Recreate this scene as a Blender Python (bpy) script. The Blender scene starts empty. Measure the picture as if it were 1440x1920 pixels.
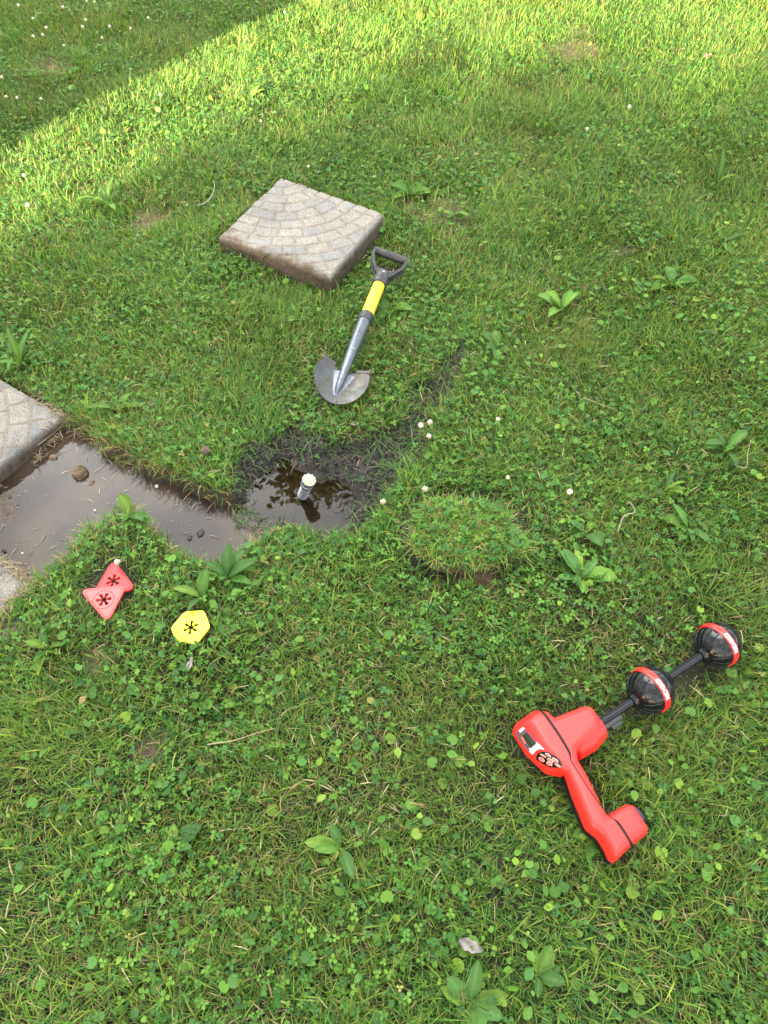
import bpy, bmesh, math
import numpy as np
from mathutils import Vector, Matrix
from mathutils.bvhtree import BVHTree

R = math.radians
rng = np.random.default_rng(7)
SC = bpy.context.scene
COL = SC.collection

# ------------------------------------------------------------------ camera
CAM_H, PITCH, FPX = 1.45, 54.0, 1330.0          # metres, degrees below horizontal, focal in px of a 1440x1920 frame
cam_d = bpy.data.cameras.new("camera")
cam = bpy.data.objects.new("camera", cam_d)
COL.objects.link(cam)
cam.location = (0, 0, CAM_H)
cam.rotation_euler = (R(90 - PITCH), 0, 0)
cam_d.sensor_fit = 'VERTICAL'
cam_d.sensor_height = 34.6
cam_d.lens = 34.6 * FPX / 1920.0
cam_d.clip_start = 0.02
cam_d.clip_end = 600
SC.camera = cam

# ------------------------------------------------------------------ sky, sun, exposure
SUN_EL = 13.0
LDIR = np.array([0.567, 0.824])                 # direction the sunlight travels over the lawn
SUN_AZ_FROM = math.atan2(-LDIR[1], -LDIR[0])    # where it comes from
w = bpy.data.worlds.new("World")
SC.world = w
w.use_nodes = True
nt = w.node_tree
nt.nodes.clear()
sky = nt.nodes.new("ShaderNodeTexSky")
sky.sky_type = 'NISHITA'
sky.sun_disc = False
sky.sun_elevation = R(SUN_EL)
sky.sun_rotation = math.pi / 2 - SUN_AZ_FROM
sky.air_density = 1.0
sky.dust_density = 2.0
sky.ozone_density = 0.6
tc = nt.nodes.new("ShaderNodeTexCoord")
mp = nt.nodes.new("ShaderNodeMapping"); mp.inputs['Scale'].default_value = (1, 1, 2.2)
nz = nt.nodes.new("ShaderNodeTexNoise"); nz.inputs['Scale'].default_value = 1.6; nz.inputs['Detail'].default_value = 7
rp = nt.nodes.new("ShaderNodeValToRGB")
rp.color_ramp.elements[0].position = 0.36; rp.color_ramp.elements[1].position = 0.62
mx = nt.nodes.new("ShaderNodeMixRGB")
mx.inputs[2].default_value = (7.9, 7.7, 7.3, 1)     # cloud tone added to make the blue skylight neutral
bg = nt.nodes.new("ShaderNodeBackground"); bg.inputs['Strength'].default_value = 0.05
wo = nt.nodes.new("ShaderNodeOutputWorld")
nt.links.new(tc.outputs['Generated'], mp.inputs[0]); nt.links.new(mp.outputs[0], nz.inputs['Vector'])
nt.links.new(nz.outputs['Fac'], rp.inputs[0]); nt.links.new(rp.outputs[0], mx.inputs[0])
# added bright sky patch: strengthens the water reflection and directional skylight
dp = nt.nodes.new("ShaderNodeVectorMath"); dp.operation = 'DOT_PRODUCT'; dp.inputs[1].default_value = (-.10, .55, .83)
nt.links.new(tc.outputs['Generated'], dp.inputs[0])
cb = nt.nodes.new("ShaderNodeMapRange"); cb.interpolation_type = 'SMOOTHSTEP'
cb.inputs[1].default_value = .84; cb.inputs[2].default_value = .97; cb.inputs[3].default_value = 1.0; cb.inputs[4].default_value = 4.8
nt.links.new(dp.outputs['Value'], cb.inputs[0])
sc_ = nt.nodes.new("ShaderNodeVectorMath"); sc_.operation = 'SCALE'; nt.links.new(cb.outputs[0], sc_.inputs['Scale'])
nt.links.new(sky.outputs[0], mx.inputs[1]); nt.links.new(mx.outputs[0], sc_.inputs[0]); nt.links.new(sc_.outputs[0], bg.inputs['Color'])
nt.links.new(bg.outputs[0], wo.inputs[0])

sun_d = bpy.data.lights.new("sun", 'SUN')
sun_d.energy = 5.0
sun_d.angle = R(0.53)
sun_d.color = (1.0, 0.86, 0.58)
sun = bpy.data.objects.new("sun", sun_d)
COL.objects.link(sun)
sd = Vector((LDIR[0] * math.cos(R(SUN_EL)), LDIR[1] * math.cos(R(SUN_EL)), -math.sin(R(SUN_EL))))
sun.rotation_euler = sd.to_track_quat('-Z', 'Y').to_euler()
sun.location = (-20, -30, 12)

SC.view_settings.view_transform = 'Standard'
SC.view_settings.look = 'None'
SC.view_settings.exposure = 3.42
SC.view_settings.gamma = 1.0
SC.render.film_transparent = False

# ------------------------------------------------------------------ helpers
PR = R(PITCH)
FW = np.array([0, math.cos(PR), -math.sin(PR)])
UP = np.array([0, math.sin(PR), math.cos(PR)])
RT = np.array([1.0, 0, 0])
def ray(px, py):
    d = FW + RT * (px - 720) / FPX - UP * (py - 960) / FPX
    return d / np.linalg.norm(d)
def G(px, py, z=0.0):
    """point of the place seen at photo pixel (px,py) and height z"""
    d = ray(px, py)
    return np.array([0, 0, CAM_H]) + d * (z - CAM_H) / d[2]
def GP(pts, z=0.0):
    return np.array([G(a, b, z)[:2] for a, b in pts])

def hash2(ix, iy, seed):
    n = (ix.astype(np.int64) * 374761393 + iy.astype(np.int64) * 668265263 + seed * 974711) & 0x7fffffff
    n = (n ^ (n >> 13)) * 1274126177 & 0x7fffffff
    n = (n ^ (n >> 16)) * 83492791 & 0x7fffffff
    return ((n ^ (n >> 11)) & 0xffff) / 65535.0
def noise(x, y, s, seed=0, oct=1):
    """value noise 0..1, feature size s"""
    x = np.asarray(x, float); y = np.asarray(y, float)
    out = 0; amp = 1; tot = 0
    for o in range(oct):
        u = x / s * 2 ** o + 1000.3; v = y / s * 2 ** o + 1000.7
        iu = np.floor(u); iv = np.floor(v)
        fu = u - iu; fv = v - iv
        fu = fu * fu * (3 - 2 * fu); fv = fv * fv * (3 - 2 * fv)
        a = hash2(iu, iv, seed + o); b = hash2(iu + 1, iv, seed + o)
        c = hash2(iu, iv + 1, seed + o); d = hash2(iu + 1, iv + 1, seed + o)
        out = out + amp * ((a * (1 - fu) + b * fu) * (1 - fv) + (c * (1 - fu) + d * fu) * fv)
        tot += amp; amp *= 0.5
    return out / tot
def sstep(a, b, x):
    t = np.clip((x - a) / (b - a), 0, 1)
    return t * t * (3 - 2 * t)
def sdf(x, y, poly):
    """signed distance to a polygon, positive inside"""
    x = np.asarray(x, float); y = np.asarray(y, float)
    d = np.full(x.shape, 1e9); ins = np.zeros(x.shape, bool)
    n = len(poly)
    for i in range(n):
        ax, ay = poly[i]; bx, by = poly[(i + 1) % n]
        ex, ey = bx - ax, by - ay
        t = np.clip(((x - ax) * ex + (y - ay) * ey) / (ex * ex + ey * ey + 1e-12), 0, 1)
        d = np.minimum(d, np.hypot(x - ax - t * ex, y - ay - t * ey))
        c = ((ay > y) != (by > y)) & (x < ex * (y - ay) / (ey if abs(ey) > 1e-12 else 1e-12) + ax)
        ins ^= c
    return np.where(ins, d, -d)

def mesh_np(name, V, F, col=None, smooth=False, attrs=None):
    me = bpy.data.meshes.new(name)
    V = np.asarray(V, np.float32); F = np.asarray(F, np.int32)
    k = F.shape[1]
    me.vertices.add(len(V)); me.vertices.foreach_set("co", V.ravel())
    me.loops.add(F.size); me.loops.foreach_set("vertex_index", F.ravel())
    me.polygons.add(len(F))
    me.polygons.foreach_set("loop_start", np.arange(0, F.size, k, dtype=np.int32))
    if smooth: me.polygons.foreach_set("use_smooth", np.ones(len(F), bool))
    me.update(calc_edges=True)
    if col is not None:
        a = me.attributes.new("Col", 'FLOAT_COLOR', 'POINT')
        c = np.ones((len(V), 4), np.float32); c[:, :3] = col
        a.data.foreach_set("color", c.ravel())
    for kx, vx in (attrs or {}).items():
        a = me.attributes.new(kx, 'FLOAT', 'POINT')
        a.data.foreach_set("value", np.asarray(vx, np.float32))
    return me

def wloc(o):
    v = Vector((0, 0, 0))
    while o is not None:
        v = v + o.location; o = o.parent
    return v
def link(name, me, mat, parent=None, loc=None):
    """me in world coordinates; becomes local to the parent chain"""
    o = bpy.data.objects.new(name, me)
    COL.objects.link(o)
    if mat is not None:
        me.materials.clear(); me.materials.append(mat)
    off = wloc(parent) if parent is not None else Vector((0, 0, 0))
    if loc is not None:
        L = Vector(loc)
    else:
        L = off
    me.transform(Matrix.Translation(-L))
    o.parent = parent
    o.location = L - off
    return o
def tag(o, label=None, cat=None, group=None, kind=None):
    if label: o["label"] = label
    if cat: o["category"] = cat
    if group: o["group"] = group
    if kind: o["kind"] = kind
    return o
def empty(name, loc, label, cat, group=None):
    o = bpy.data.objects.new(name, None)
    o.empty_display_size = 0.05
    COL.objects.link(o); o.location = loc
    return tag(o, label, cat, group)
def bm_mesh(bm, name="m", smooth=True):
    bmesh.ops.recalc_face_normals(bm, faces=bm.faces)
    me = bpy.data.meshes.new(name)
    bm.to_mesh(me); bm.free()
    if smooth:
        me.polygons.foreach_set("use_smooth", [True] * len(me.polygons))
    me.update()
    return me
def sharp(me, ang=35):
    me.set_sharp_from_angle(angle=R(ang))
    return me
def frame_at(p, q):
    z = (Vector(q) - Vector(p)).normalized()
    a = Vector((0, 0, 1)) if abs(z.z) < 0.95 else Vector((1, 0, 0))
    x = a.cross(z).normalized(); y = z.cross(x)
    return x, y, z
def lathe(bm, p, q, prof, seg=24, cap=True):
    """prof: list of (t metres from p towards q, radius)"""
    x, y, z = frame_at(p, q); p = Vector(p)
    rings = []
    for t, r in prof:
        rings.append([bm.verts.new(p + z * t + (x * math.cos(a) + y * math.sin(a)) * max(r, 1e-5))
                      for a in [2 * math.pi * i / seg for i in range(seg)]])
    for A, B in zip(rings, rings[1:]):
        for i in range(seg):
            bm.faces.new((A[i], A[(i + 1) % seg], B[(i + 1) % seg], B[i]))
    if cap:
        bm.faces.new(rings[0][::-1]); bm.faces.new(rings[-1])
def tube(bm, pts, rad, seg=8, cap=True, flat=1.0):
    pts = [Vector(p) for p in pts]
    if not hasattr(rad, '__len__'): rad = [rad] * len(pts)
    rings = []; px = None
    for i, p in enumerate(pts):
        d = (pts[min(i + 1, len(pts) - 1)] - pts[max(i - 1, 0)]).normalized()
        if px is None:
            a = Vector((0, 0, 1)) if abs(d.z) < 0.9 else Vector((1, 0, 0))
            px = a.cross(d).normalized()
        px = (px - d * px.dot(d)).normalized(); py = d.cross(px)
        rings.append([bm.verts.new(p + (px * math.cos(t) + py * math.sin(t) * flat) * rad[i])
                      for t in [2 * math.pi * k / seg for k in range(seg)]])
    for A, B in zip(rings, rings[1:]):
        for i in range(seg):
            bm.faces.new((A[i], A[(i + 1) % seg], B[(i + 1) % seg], B[i]))
    if cap:
        bm.faces.new(rings[0][::-1]); bm.faces.new(rings[-1])
def box(bm, c, s, rot=None):
    m = Matrix.Translation(c) @ (rot.to_4x4() if rot else Matrix.Identity(4)) @ Matrix.Diagonal((*s, 1))
    return bmesh.ops.create_cube(bm, size=1, matrix=m)
def arr_to_bvh(me):
    return BVHTree.FromPolygons([v.co.copy() for v in me.vertices], [tuple(p.vertices) for p in me.polygons])
def smooth_path(pts, n=6, closed=False):
    """Catmull-Rom"""
    P = [np.array(p, float) for p in pts]; out = []
    m = len(P)
    rngi = range(m) if closed else range(m - 1)
    for i in rngi:
        if closed: a, b, c, d = P[(i - 1) % m], P[i], P[(i + 1) % m], P[(i + 2) % m]
        else: a, b, c, d = P[max(i - 1, 0)], P[i], P[i + 1], P[min(i + 2, m - 1)]
        for k in range(n):
            t = k / n
            out.append(0.5 * ((2 * b) + (c - a) * t + (2 * a - 5 * b + 4 * c - d) * t * t + (-a + 3 * b - 3 * c + d) * t ** 3))
    if not closed: out.append(P[-1])
    return out

# ------------------------------------------------------------------ materials
def mat(name):
    m = bpy.data.materials.new(name); m.use_nodes = True
    n = m.node_tree; n.nodes.clear()
    o = n.nodes.new("ShaderNodeOutputMaterial")
    return m, n, o
def pbsdf(n, base=(.5, .5, .5), rough=.5, spec=.5, metal=0, coat=0):
    b = n.nodes.new("ShaderNodeBsdfPrincipled")
    b.inputs['Base Color'].default_value = (*base, 1)
    b.inputs['Roughness'].default_value = rough
    b.inputs['Specular IOR Level'].default_value = spec
    b.inputs['Metallic'].default_value = metal
    b.inputs['Coat Weight'].default_value = coat
    return b
def nnoise(n, scale, detail=4, rough=.6):
    t = n.nodes.new("ShaderNodeTexCoord"); x = n.nodes.new("ShaderNodeTexNoise")
    x.inputs['Scale'].default_value = scale; x.inputs['Detail'].default_value = detail; x.inputs['Roughness'].default_value = rough
    n.links.new(t.outputs['Object'], x.inputs['Vector'])
    return x
def nramp(n, src, stops):
    r = n.nodes.new("ShaderNodeValToRGB"); e = r.color_ramp.elements
    while len(e) < len(stops): e.new(0.5)
    for el, (p, c) in zip(e, stops): el.position = p; el.color = (*c, 1)
    n.links.new(src, r.inputs[0]); return r
def nbump(n, src, strength, dist, b):
    u = n.nodes.new("ShaderNodeBump"); u.inputs['Strength'].default_value = strength; u.inputs['Distance'].default_value = dist
    n.links.new(src, u.inputs['Height']); n.links.new(u.outputs[0], b.inputs['Normal']); return u
def simple(name, base, rough=.5, spec=.5, metal=0, coat=0, var=0.0, vscale=40, bump=0.0, bscale=200, rvar=0.0):
    m, n, o = mat(name); b = pbsdf(n, base, rough, spec, metal, coat)
    if var > 0:
        x = nnoise(n, vscale)
        r = nramp(n, x.outputs['Fac'], [(.3, tuple(c * (1 - var) for c in base)), (.7, tuple(min(1, c * (1 + var)) for c in base))])
        n.links.new(r.outputs[0], b.inputs['Base Color'])
    if rvar > 0:
        x = nnoise(n, vscale * .7, 6)
        mr = n.nodes.new("ShaderNodeMapRange"); mr.inputs[1].default_value = .3; mr.inputs[2].default_value = .7
        mr.inputs[3].default_value = max(0, rough - rvar); mr.inputs[4].default_value = min(1, rough + rvar)
        n.links.new(x.outputs['Fac'], mr.inputs[0]); n.links.new(mr.outputs[0], b.inputs['Roughness'])
    if bump > 0:
        x = nnoise(n, bscale, 5)
        nbump(n, x.outputs['Fac'], 1.0, bump, b)
    n.links.new(b.outputs[0], o.inputs[0]); return m
def leaf_mat(name, rough=.45, spec=.35, trans=.35, tint=(1.25, 1.25, .55), bump=0):
    m, n, o = mat(name); b = pbsdf(n, (.1, .2, .05), rough, spec)
    a = n.nodes.new("ShaderNodeAttribute"); a.attribute_name = "Col"
    n.links.new(a.outputs['Color'], b.inputs['Base Color'])
    t = n.nodes.new("ShaderNodeBsdfTranslucent")
    mm = n.nodes.new("ShaderNodeMixRGB"); mm.blend_type = 'MULTIPLY'; mm.inputs[0].default_value = 1; mm.inputs[2].default_value = (*tint, 1)
    n.links.new(a.outputs['Color'], mm.inputs[1]); n.links.new(mm.outputs[0], t.inputs['Color'])
    s = n.nodes.new("ShaderNodeMixShader"); s.inputs[0].default_value = trans
    n.links.new(b.outputs[0], s.inputs[1]); n.links.new(t.outputs[0], s.inputs[2]); n.links.new(s.outputs[0], o.inputs[0])
    if bump:
        x = nnoise(n, 260, 3); nbump(n, x.outputs['Fac'], 1, bump, b)
    return m
M_GRASS = leaf_mat("grass_blade", .55, .16, .36, (1.3, 1.25, .6))
M_LEAF = leaf_mat("broad_leaf", .5, .2, .28, (1.3, 1.25, .5), .0006)
M_TREELEAF = leaf_mat("tree_leaf", .5, .3, .25, (1.2, 1.2, .5))
M_DRY = leaf_mat("dry_litter", .8, .2, .15, (1, 1, .9))

def attr_mat(name, rough=.8, spec=.3, bump=.0015, bscale=300, varscale=60, var=.25, speck=0.0):
    """base colour from Col attribute, times fine noise, with bump"""
    m, n, o = mat(name); b = pbsdf(n, (.3, .3, .3), rough, spec)
    a = n.nodes.new("ShaderNodeAttribute"); a.attribute_name = "Col"
    x = nnoise(n, varscale, 8, .7)
    r = nramp(n, x.outputs['Fac'], [(.3, (1 - var,) * 3), (.7, (1 + var,) * 3)])
    mm = n.nodes.new("ShaderNodeMixRGB"); mm.blend_type = 'MULTIPLY'; mm.inputs[0].default_value = 1
    n.links.new(a.outputs['Color'], mm.inputs[1]); n.links.new(r.outputs[0], mm.inputs[2])
    src = mm.outputs[0]
    if speck > 0:
        y = nnoise(n, 420, 2, .5)
        r2 = nramp(n, y.outputs['Fac'], [(.42, (1 - speck,) * 3), (.5, (1, 1, 1)), (.6, (1 + speck,) * 3)])
        m2 = n.nodes.new("ShaderNodeMixRGB"); m2.blend_type = 'MULTIPLY'; m2.inputs[0].default_value = 1
        n.links.new(src, m2.inputs[1]); n.links.new(r2.outputs[0], m2.inputs[2]); src = m2.outputs[0]
    n.links.new(src, b.inputs['Base Color'])
    z = nnoise(n, bscale, 6, .65); nbump(n, z.outputs['Fac'], 1, bump, b)
    wt = n.nodes.new("ShaderNodeAttribute"); wt.attribute_name = "wet"
    mr = n.nodes.new("ShaderNodeMapRange"); mr.inputs[3].default_value = rough; mr.inputs[4].default_value = .20
    n.links.new(wt.outputs['Fac'], mr.inputs[0]); n.links.new(mr.outputs[0], b.inputs['Roughness'])
    n.links.new(b.outputs[0], o.inputs[0]); return m
M_GROUND = attr_mat("soil", .92, .45, .010, 130, 45, .5)
M_CONC = attr_mat("concrete", .88, .25, .0009, 420, 28, .2, .34)

# ------------------------------------------------------------------ layout of the lawn
WATER_Z = -0.042
PIT = GP([(118, 782), (160, 800), (186, 832), (236, 846), (262, 868), (300, 880), (345, 892), (372, 914), (405, 926), (452, 922),
          (524, 934), (540, 986), (504, 1004), (470, 1030), (444, 1056), (398, 1064), (352, 1046), (322, 1026), (286, 1002), (266, 986),
          (250, 958), (222, 968), (196, 984), (166, 1000), (140, 1036), (88, 1082), (62, 1092), (0, 1045), (-150, 975), (-120, 900), (0, 868)])
POOL = GP([(440, 905), (478, 862), (530, 838), (596, 862), (640, 880), (684, 902), (694, 922), (672, 945), (664, 975), (648, 1000),
           (604, 1004), (560, 992), (520, 978), (470, 975), (450, 940)])
MUD = GP([(436, 900), (452, 850), (500, 822), (560, 796), (620, 830), (690, 820), (742, 800), (760, 815), (744, 868), (748, 905),
          (712, 940), (696, 985), (660, 1012), (600, 1010), (520, 985), (450, 960)])
WET = GP([(742, 780), (764, 724), (820, 700), (858, 650), (884, 672), (850, 742), (808, 790), (800, 850), (770, 890), (735, 860), (744, 810)])
PAVER = GP([(527, 334), (718, 402), (620, 516), (409, 444)], .075)

def square_from(k, e, size, side):
    """square with corner k, one edge towards e, the other on the given side"""
    k = np.array(k[:2]); d = np.array(e[:2]) - k; d /= np.linalg.norm(d)
    n = np.array([-d[1], d[0]]) * side
    return np.array([k, k + d * size, k + d * size + n * size, k + n * size])
SLAB_A = square_from(G(117, 776, .012), G(0, 868, .012), .42, 1)
if SLAB_A[:, 1].max() < G(117, 776)[1] + .05: SLAB_A = square_from(G(117, 776, .012), G(0, 868, .012), .42, -1)
SLAB_B = square_from(G(64, 1096, .01), G(0, 1047, .01), .42, 1)
if SLAB_B[:, 1].min() > G(64, 1096)[1] - .15: SLAB_B = square_from(G(64, 1096, .01), G(0, 1047, .01), .42, -1)

BUMPS = [(200, 1180, .16, .030), (330, 1250, .12, .025), (255, 1010, .08, .02), (120, 1260, .10, .015), (480, 1100, .15, .015),
         (430, 1320, .07, -.035), (300, 1400, .10, .02), (880, 700, .2, .012), (1300, 700, .4, .02), (300, 800, .12, .02)]
BUMPS = [(*G(a, b)[:2], r, h) for a, b, r, h in BUMPS]
def lawn(x, y):
    z = (noise(x, y, .45, 3, 3) - .5) * .03 + (noise(x, y, .09, 5, 2) - .5) * .012
    f = sstep(30, 6, np.hypot(x, y))
    z = z * (.4 + .6 * f)
    for bx, by, r, h in BUMPS:
        z = z + h * np.exp(-((x - bx) ** 2 + (y - by) ** 2) / (r * r))
    return z
def near_only(x, y, fn, fill):
    """evaluate the pit's fields only round the pit"""
    m = (x > -2.0) & (x < .9) & (y > .2) & (y < 2.4)
    out = np.full(x.shape, fill, float)
    if m.any(): out[m] = fn(x[m], y[m])
    return out
def fields(x, y):
    x = np.asarray(x, float); y = np.asarray(y, float)
    jx = (noise(x, y, .03, 11, 2) - .5) * .022; jy = (noise(x, y, .03, 12, 2) - .5) * .022
    pit = near_only(x, y, lambda a, b: sdf(a, b, PIT), -9.) + jx
    pool = near_only(x, y, lambda a, b: sdf(a, b, POOL), -9.) + jy * 1.6
    mud = near_only(x, y, lambda a, b: sdf(a, b, MUD), -9.) + jx * 1.2
    wet = near_only(x, y, lambda a, b: sdf(a, b, WET), -9.) + jy * 2
    sl = near_only(x, y, lambda a, b: np.maximum(sdf(a, b, SLAB_A), sdf(a, b, SLAB_B)), -9.)
    return pit, pool, mud, wet, sl
LB = GP([(-60, 880), (14, 872), (50, 890), (46, 940), (20, 990), (30, 1040), (-10, 1046), (-100, 1000)])   # silted left shore
def height(x, y, F=None):
    x = np.asarray(x, float); y = np.asarray(y, float)
    pit, pool, mud, wet, sl = F or fields(x, y)
    z = lawn(x, y)
    fine = (noise(x, y, .02, 21, 3) - .5)
    crumb = (noise(x, y, .045, 22, 4) - .5)
    k = sstep(-.02, .022, mud); clod = np.maximum(0, noise(x, y, .024, 23, 3) - .42) * .06
    z = z * (1 - k) + k * (-.026 + crumb * .030 + clod)
    k = sstep(-.01, .03, wet); z = z * (1 - k) + k * (z - .012 + crumb * .02)
    k = sstep(-.012, .05, pool); z = z * (1 - k) + k * (-.064 + crumb * .036 + clod * .4)
    k = sstep(-.008, .018, pit); z = z * (1 - k) + k * (-.078 + crumb * .012)
    lb = near_only(x, y, lambda a, b: sdf(a, b, LB), -9.)
    k = sstep(-.07, .05, lb) * sstep(-.008, .018, pit); z = z * (1 - k) + k * (-.043 + crumb * .024 + fine * .006)
    k = sstep(-.005, .0, sl); z = z * (1 - k) + k * (-.075)
    return z + fine * .003

# ------------------------------------------------------------------ ground sheet
def axis(lo, hi, fine, segs):
    a = [np.arange(lo, hi, fine)]
    for (step, lim_lo, lim_hi) in segs:
        c = np.concatenate(a)
        left = np.arange(c.min() - step, lim_lo, -step)[::-1]; right = np.arange(c.max() + step, lim_hi, step)
        a = [left, c, right]
    return np.concatenate(a)
gx = axis(-1.45, .35, .0048, [(.025, -3.5, 3.5), (.25, -9, 9), (4, -120, 120)])
gy = axis(.62, 1.75, .0048, [(.025, -.8, 5.6), (.25, -8, 12), (4, -120, 140)])
XX, YY = np.meshgrid(gx, gy)
xf, yf = XX.ravel(), YY.ravel()
FL = fields(xf, yf)
zf = height(xf, yf, FL)
pit, pool, mud, wet, sl = FL
n1 = noise(xf, yf, .05, 31, 3)[:, None]; n2 = noise(xf, yf, .35, 32, 3)[:, None]
thatch = np.array([.034, .028, .014]) * (1 - n1) + np.array([.010, .014, .006]) * n1
thatch = thatch * (.75 + .5 * n2)
def blend(c, k, col):
    k = np.clip(k, 0, 1)[:, None]; return c * (1 - k) + np.array(col) * k
BARE = [(835, 395, .17, (.105, .085, .032)), (1075, 95, .20, (.16, .12, .05)), (285, 415, .11, (.13, .105, .05)), (95, 130, .14, (.14, .08, .05)),
        (1160, 470, .07, (.10, .085, .045)), (1090, 60, .12, (.16, .12, .05)), (190, 1250, .045, (.12, .09, .055)), (300, 1405, .05, (.10, .075, .045)),
        (900, 1080, .05, (.13, .08, .05)), (760, 385, .07, (.12, .09, .05)), (20, 1190, .05, (.09, .06, .04))]
BARE = [(*G(a, b)[:2], r, c) for a, b, r, c in BARE]
def bare(x, y):
    v = np.zeros(np.shape(x)); dj = (noise(x, y, .06, 41, 3) - .5) * .9
    out = []
    for bx, by, r, c in BARE:
        k = sstep(1.2, .35, np.hypot(x - bx, (y - by)) / r + dj); out.append(k); v = np.maximum(v, k)
    return v, out
bv, bl = bare(xf, yf)
for k, (bx, by, r, c) in zip(bl, BARE): thatch = blend(thatch, k, c)
brown = sstep(-.022, .0, pit)
thatch = blend(thatch, brown, (.055, .040, .025))
thatch = blend(thatch, sstep(.0, .04, pit), (.085, .065, .050))
thatch = blend(thatch, sstep(-.03, .01, mud), (.030, .026, .024))
thatch = blend(thatch, sstep(-.02, .03, wet) * .9, (.012, .0105, .010))
thatch = thatch * (1 - np.clip(sstep(-.03, .01, mud), 0, 1)[:, None] * (1 - (.35 + 1.5 * noise(xf, yf, .014, 33, 3)[:, None])))
thatch = blend(thatch, sstep(.0, .05, pool) * .8, (.040, .034, .020))
wetv = np.maximum.reduce([sstep(-.01, .02, mud) * .75, sstep(-.0, .03, wet) * .7, sstep(-.01, .02, pit) * .55])
wetv = wetv * (.35 + .9 * noise(xf, yf, .02, 51, 2))
nx, ny = len(gx), len(gy)
idx = np.arange(nx * ny).reshape(ny, nx)
Fq = np.stack([idx[:-1, :-1], idx[:-1, 1:], idx[1:, 1:], idx[1:, :-1]], -1).reshape(-1, 4)
me = mesh_np("ground", np.stack([xf, yf, zf], 1), Fq, thatch, True, {"wet": np.clip(wetv, 0, 1)})
tag(link("ground", me, M_GROUND), "lawn soil with a dug out muddy pit", kind="structure")

# ------------------------------------------------------------------ water
wx = np.arange(-1.75, .25, .02); wy = np.arange(.72, 1.8, .02)
WX, WY = np.meshgrid(wx, wy); a, b = WX.ravel(), WY.ravel()
keep = np.maximum(sdf(a, b, PIT), sdf(a, b, POOL)) > -.05
keep &= (np.maximum(sdf(a, b, SLAB_A), sdf(a, b, SLAB_B)) < .03)
kk = keep.reshape(WX.shape)
idx = np.arange(a.size).reshape(WX.shape)
Fq = np.stack([idx[:-1, :-1], idx[:-1, 1:], idx[1:, 1:], idx[1:, :-1]], -1)
fm = kk[:-1, :-1] & kk[:-1, 1:] & kk[1:, 1:] & kk[1:, :-1]
Fq = Fq[fm]
used = np.unique(Fq); remap = -np.ones(a.size, int); remap[used] = np.arange(len(used))
a, b = a[used], b[used]; Fq = remap[Fq]
murk = sstep(.035, -.035, sdf(a, b, POOL) + (noise(a, b, .06, 61, 3) - .5) * .05)
warm = .7 * noise(a, b, .22, 62, 3) + .3 * noise(a, b, .05, 63, 3)
ripple = np.exp(-((a - G(665, 905)[0]) ** 2 + (b - G(665, 905)[1]) ** 2) / .055 ** 2)
lbd = sdf(a, b, LB)
opq = murk * (1 - .55 * sstep(-.05, .05, lbd))
me = mesh_np("water", np.stack([a, b, np.full(a.shape, WATER_Z)], 1), Fq, None, True, {"murk": opq, "warm": warm, "ripple": ripple})
m, n, o = mat("puddle_water")
at = n.nodes.new("ShaderNodeAttribute"); at.attribute_name = "murk"
aw = n.nodes.new("ShaderNodeAttribute"); aw.attribute_name = "warm"
ar = n.nodes.new("ShaderNodeAttribute"); ar.attribute_name = "ripple"
dif = n.nodes.new("ShaderNodeBsdfDiffuse")
cr = nramp(n, aw.outputs['Fac'], [(.3, (.028, .021, .018)), (.7, (.064, .045, .029))])
n.links.new(cr.outputs[0], dif.inputs['Color'])
tr = n.nodes.new("ShaderNodeBsdfTransparent"); tr.inputs['Color'].default_value = (.62, .54, .36, 1)
m1 = n.nodes.new("ShaderNodeMixShader"); mrr = n.nodes.new("ShaderNodeMapRange")
mrr.inputs[3].default_value = .02; mrr.inputs[4].default_value = .97
n.links.new(at.outputs['Fac'], mrr.inputs[0]); n.links.new(mrr.outputs[0], m1.inputs[0])
n.links.new(tr.outputs[0], m1.inputs[1]); n.links.new(dif.outputs[0], m1.inputs[2])
gl = n.nodes.new("ShaderNodeBsdfGlossy"); gl.inputs['Roughness'].default_value = .015
fr = n.nodes.new("ShaderNodeFresnel"); fr.inputs['IOR'].default_value = 1.31
tcn = n.nodes.new("ShaderNodeTexCoord")
nw = n.nodes.new("ShaderNodeTexNoise"); nw.inputs['Scale'].default_value = 14; nw.inputs['Detail'].default_value = 2; nw.inputs['Distortion'].default_value = 2.0
n.links.new(tcn.outputs['Object'], nw.inputs['Vector'])
bu = n.nodes.new("ShaderNodeBump"); bu.inputs['Distance'].default_value = .004
ml = n.nodes.new("ShaderNodeMath"); ml.operation = 'MULTIPLY_ADD'; ml.inputs[1].default_value = .32; ml.inputs[2].default_value = .012
n.links.new(ar.outputs['Fac'], ml.inputs[0]); n.links.new(ml.outputs[0], bu.inputs['Strength'])
n.links.new(nw.outputs['Fac'], bu.inputs['Height']); n.links.new(bu.outputs[0], gl.inputs['Normal']); n.links.new(bu.outputs[0], fr.inputs['Normal'])
m2 = n.nodes.new("ShaderNodeMixShader"); n.links.new(fr.outputs[0], m2.inputs[0])
n.links.new(m1.outputs[0], m2.inputs[1]); n.links.new(gl.outputs[0], m2.inputs[2]); n.links.new(m2.outputs[0], o.inputs[0])
tag(link("water", me, m), "grey brown puddle water in the dug out pit", kind="structure")

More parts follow.
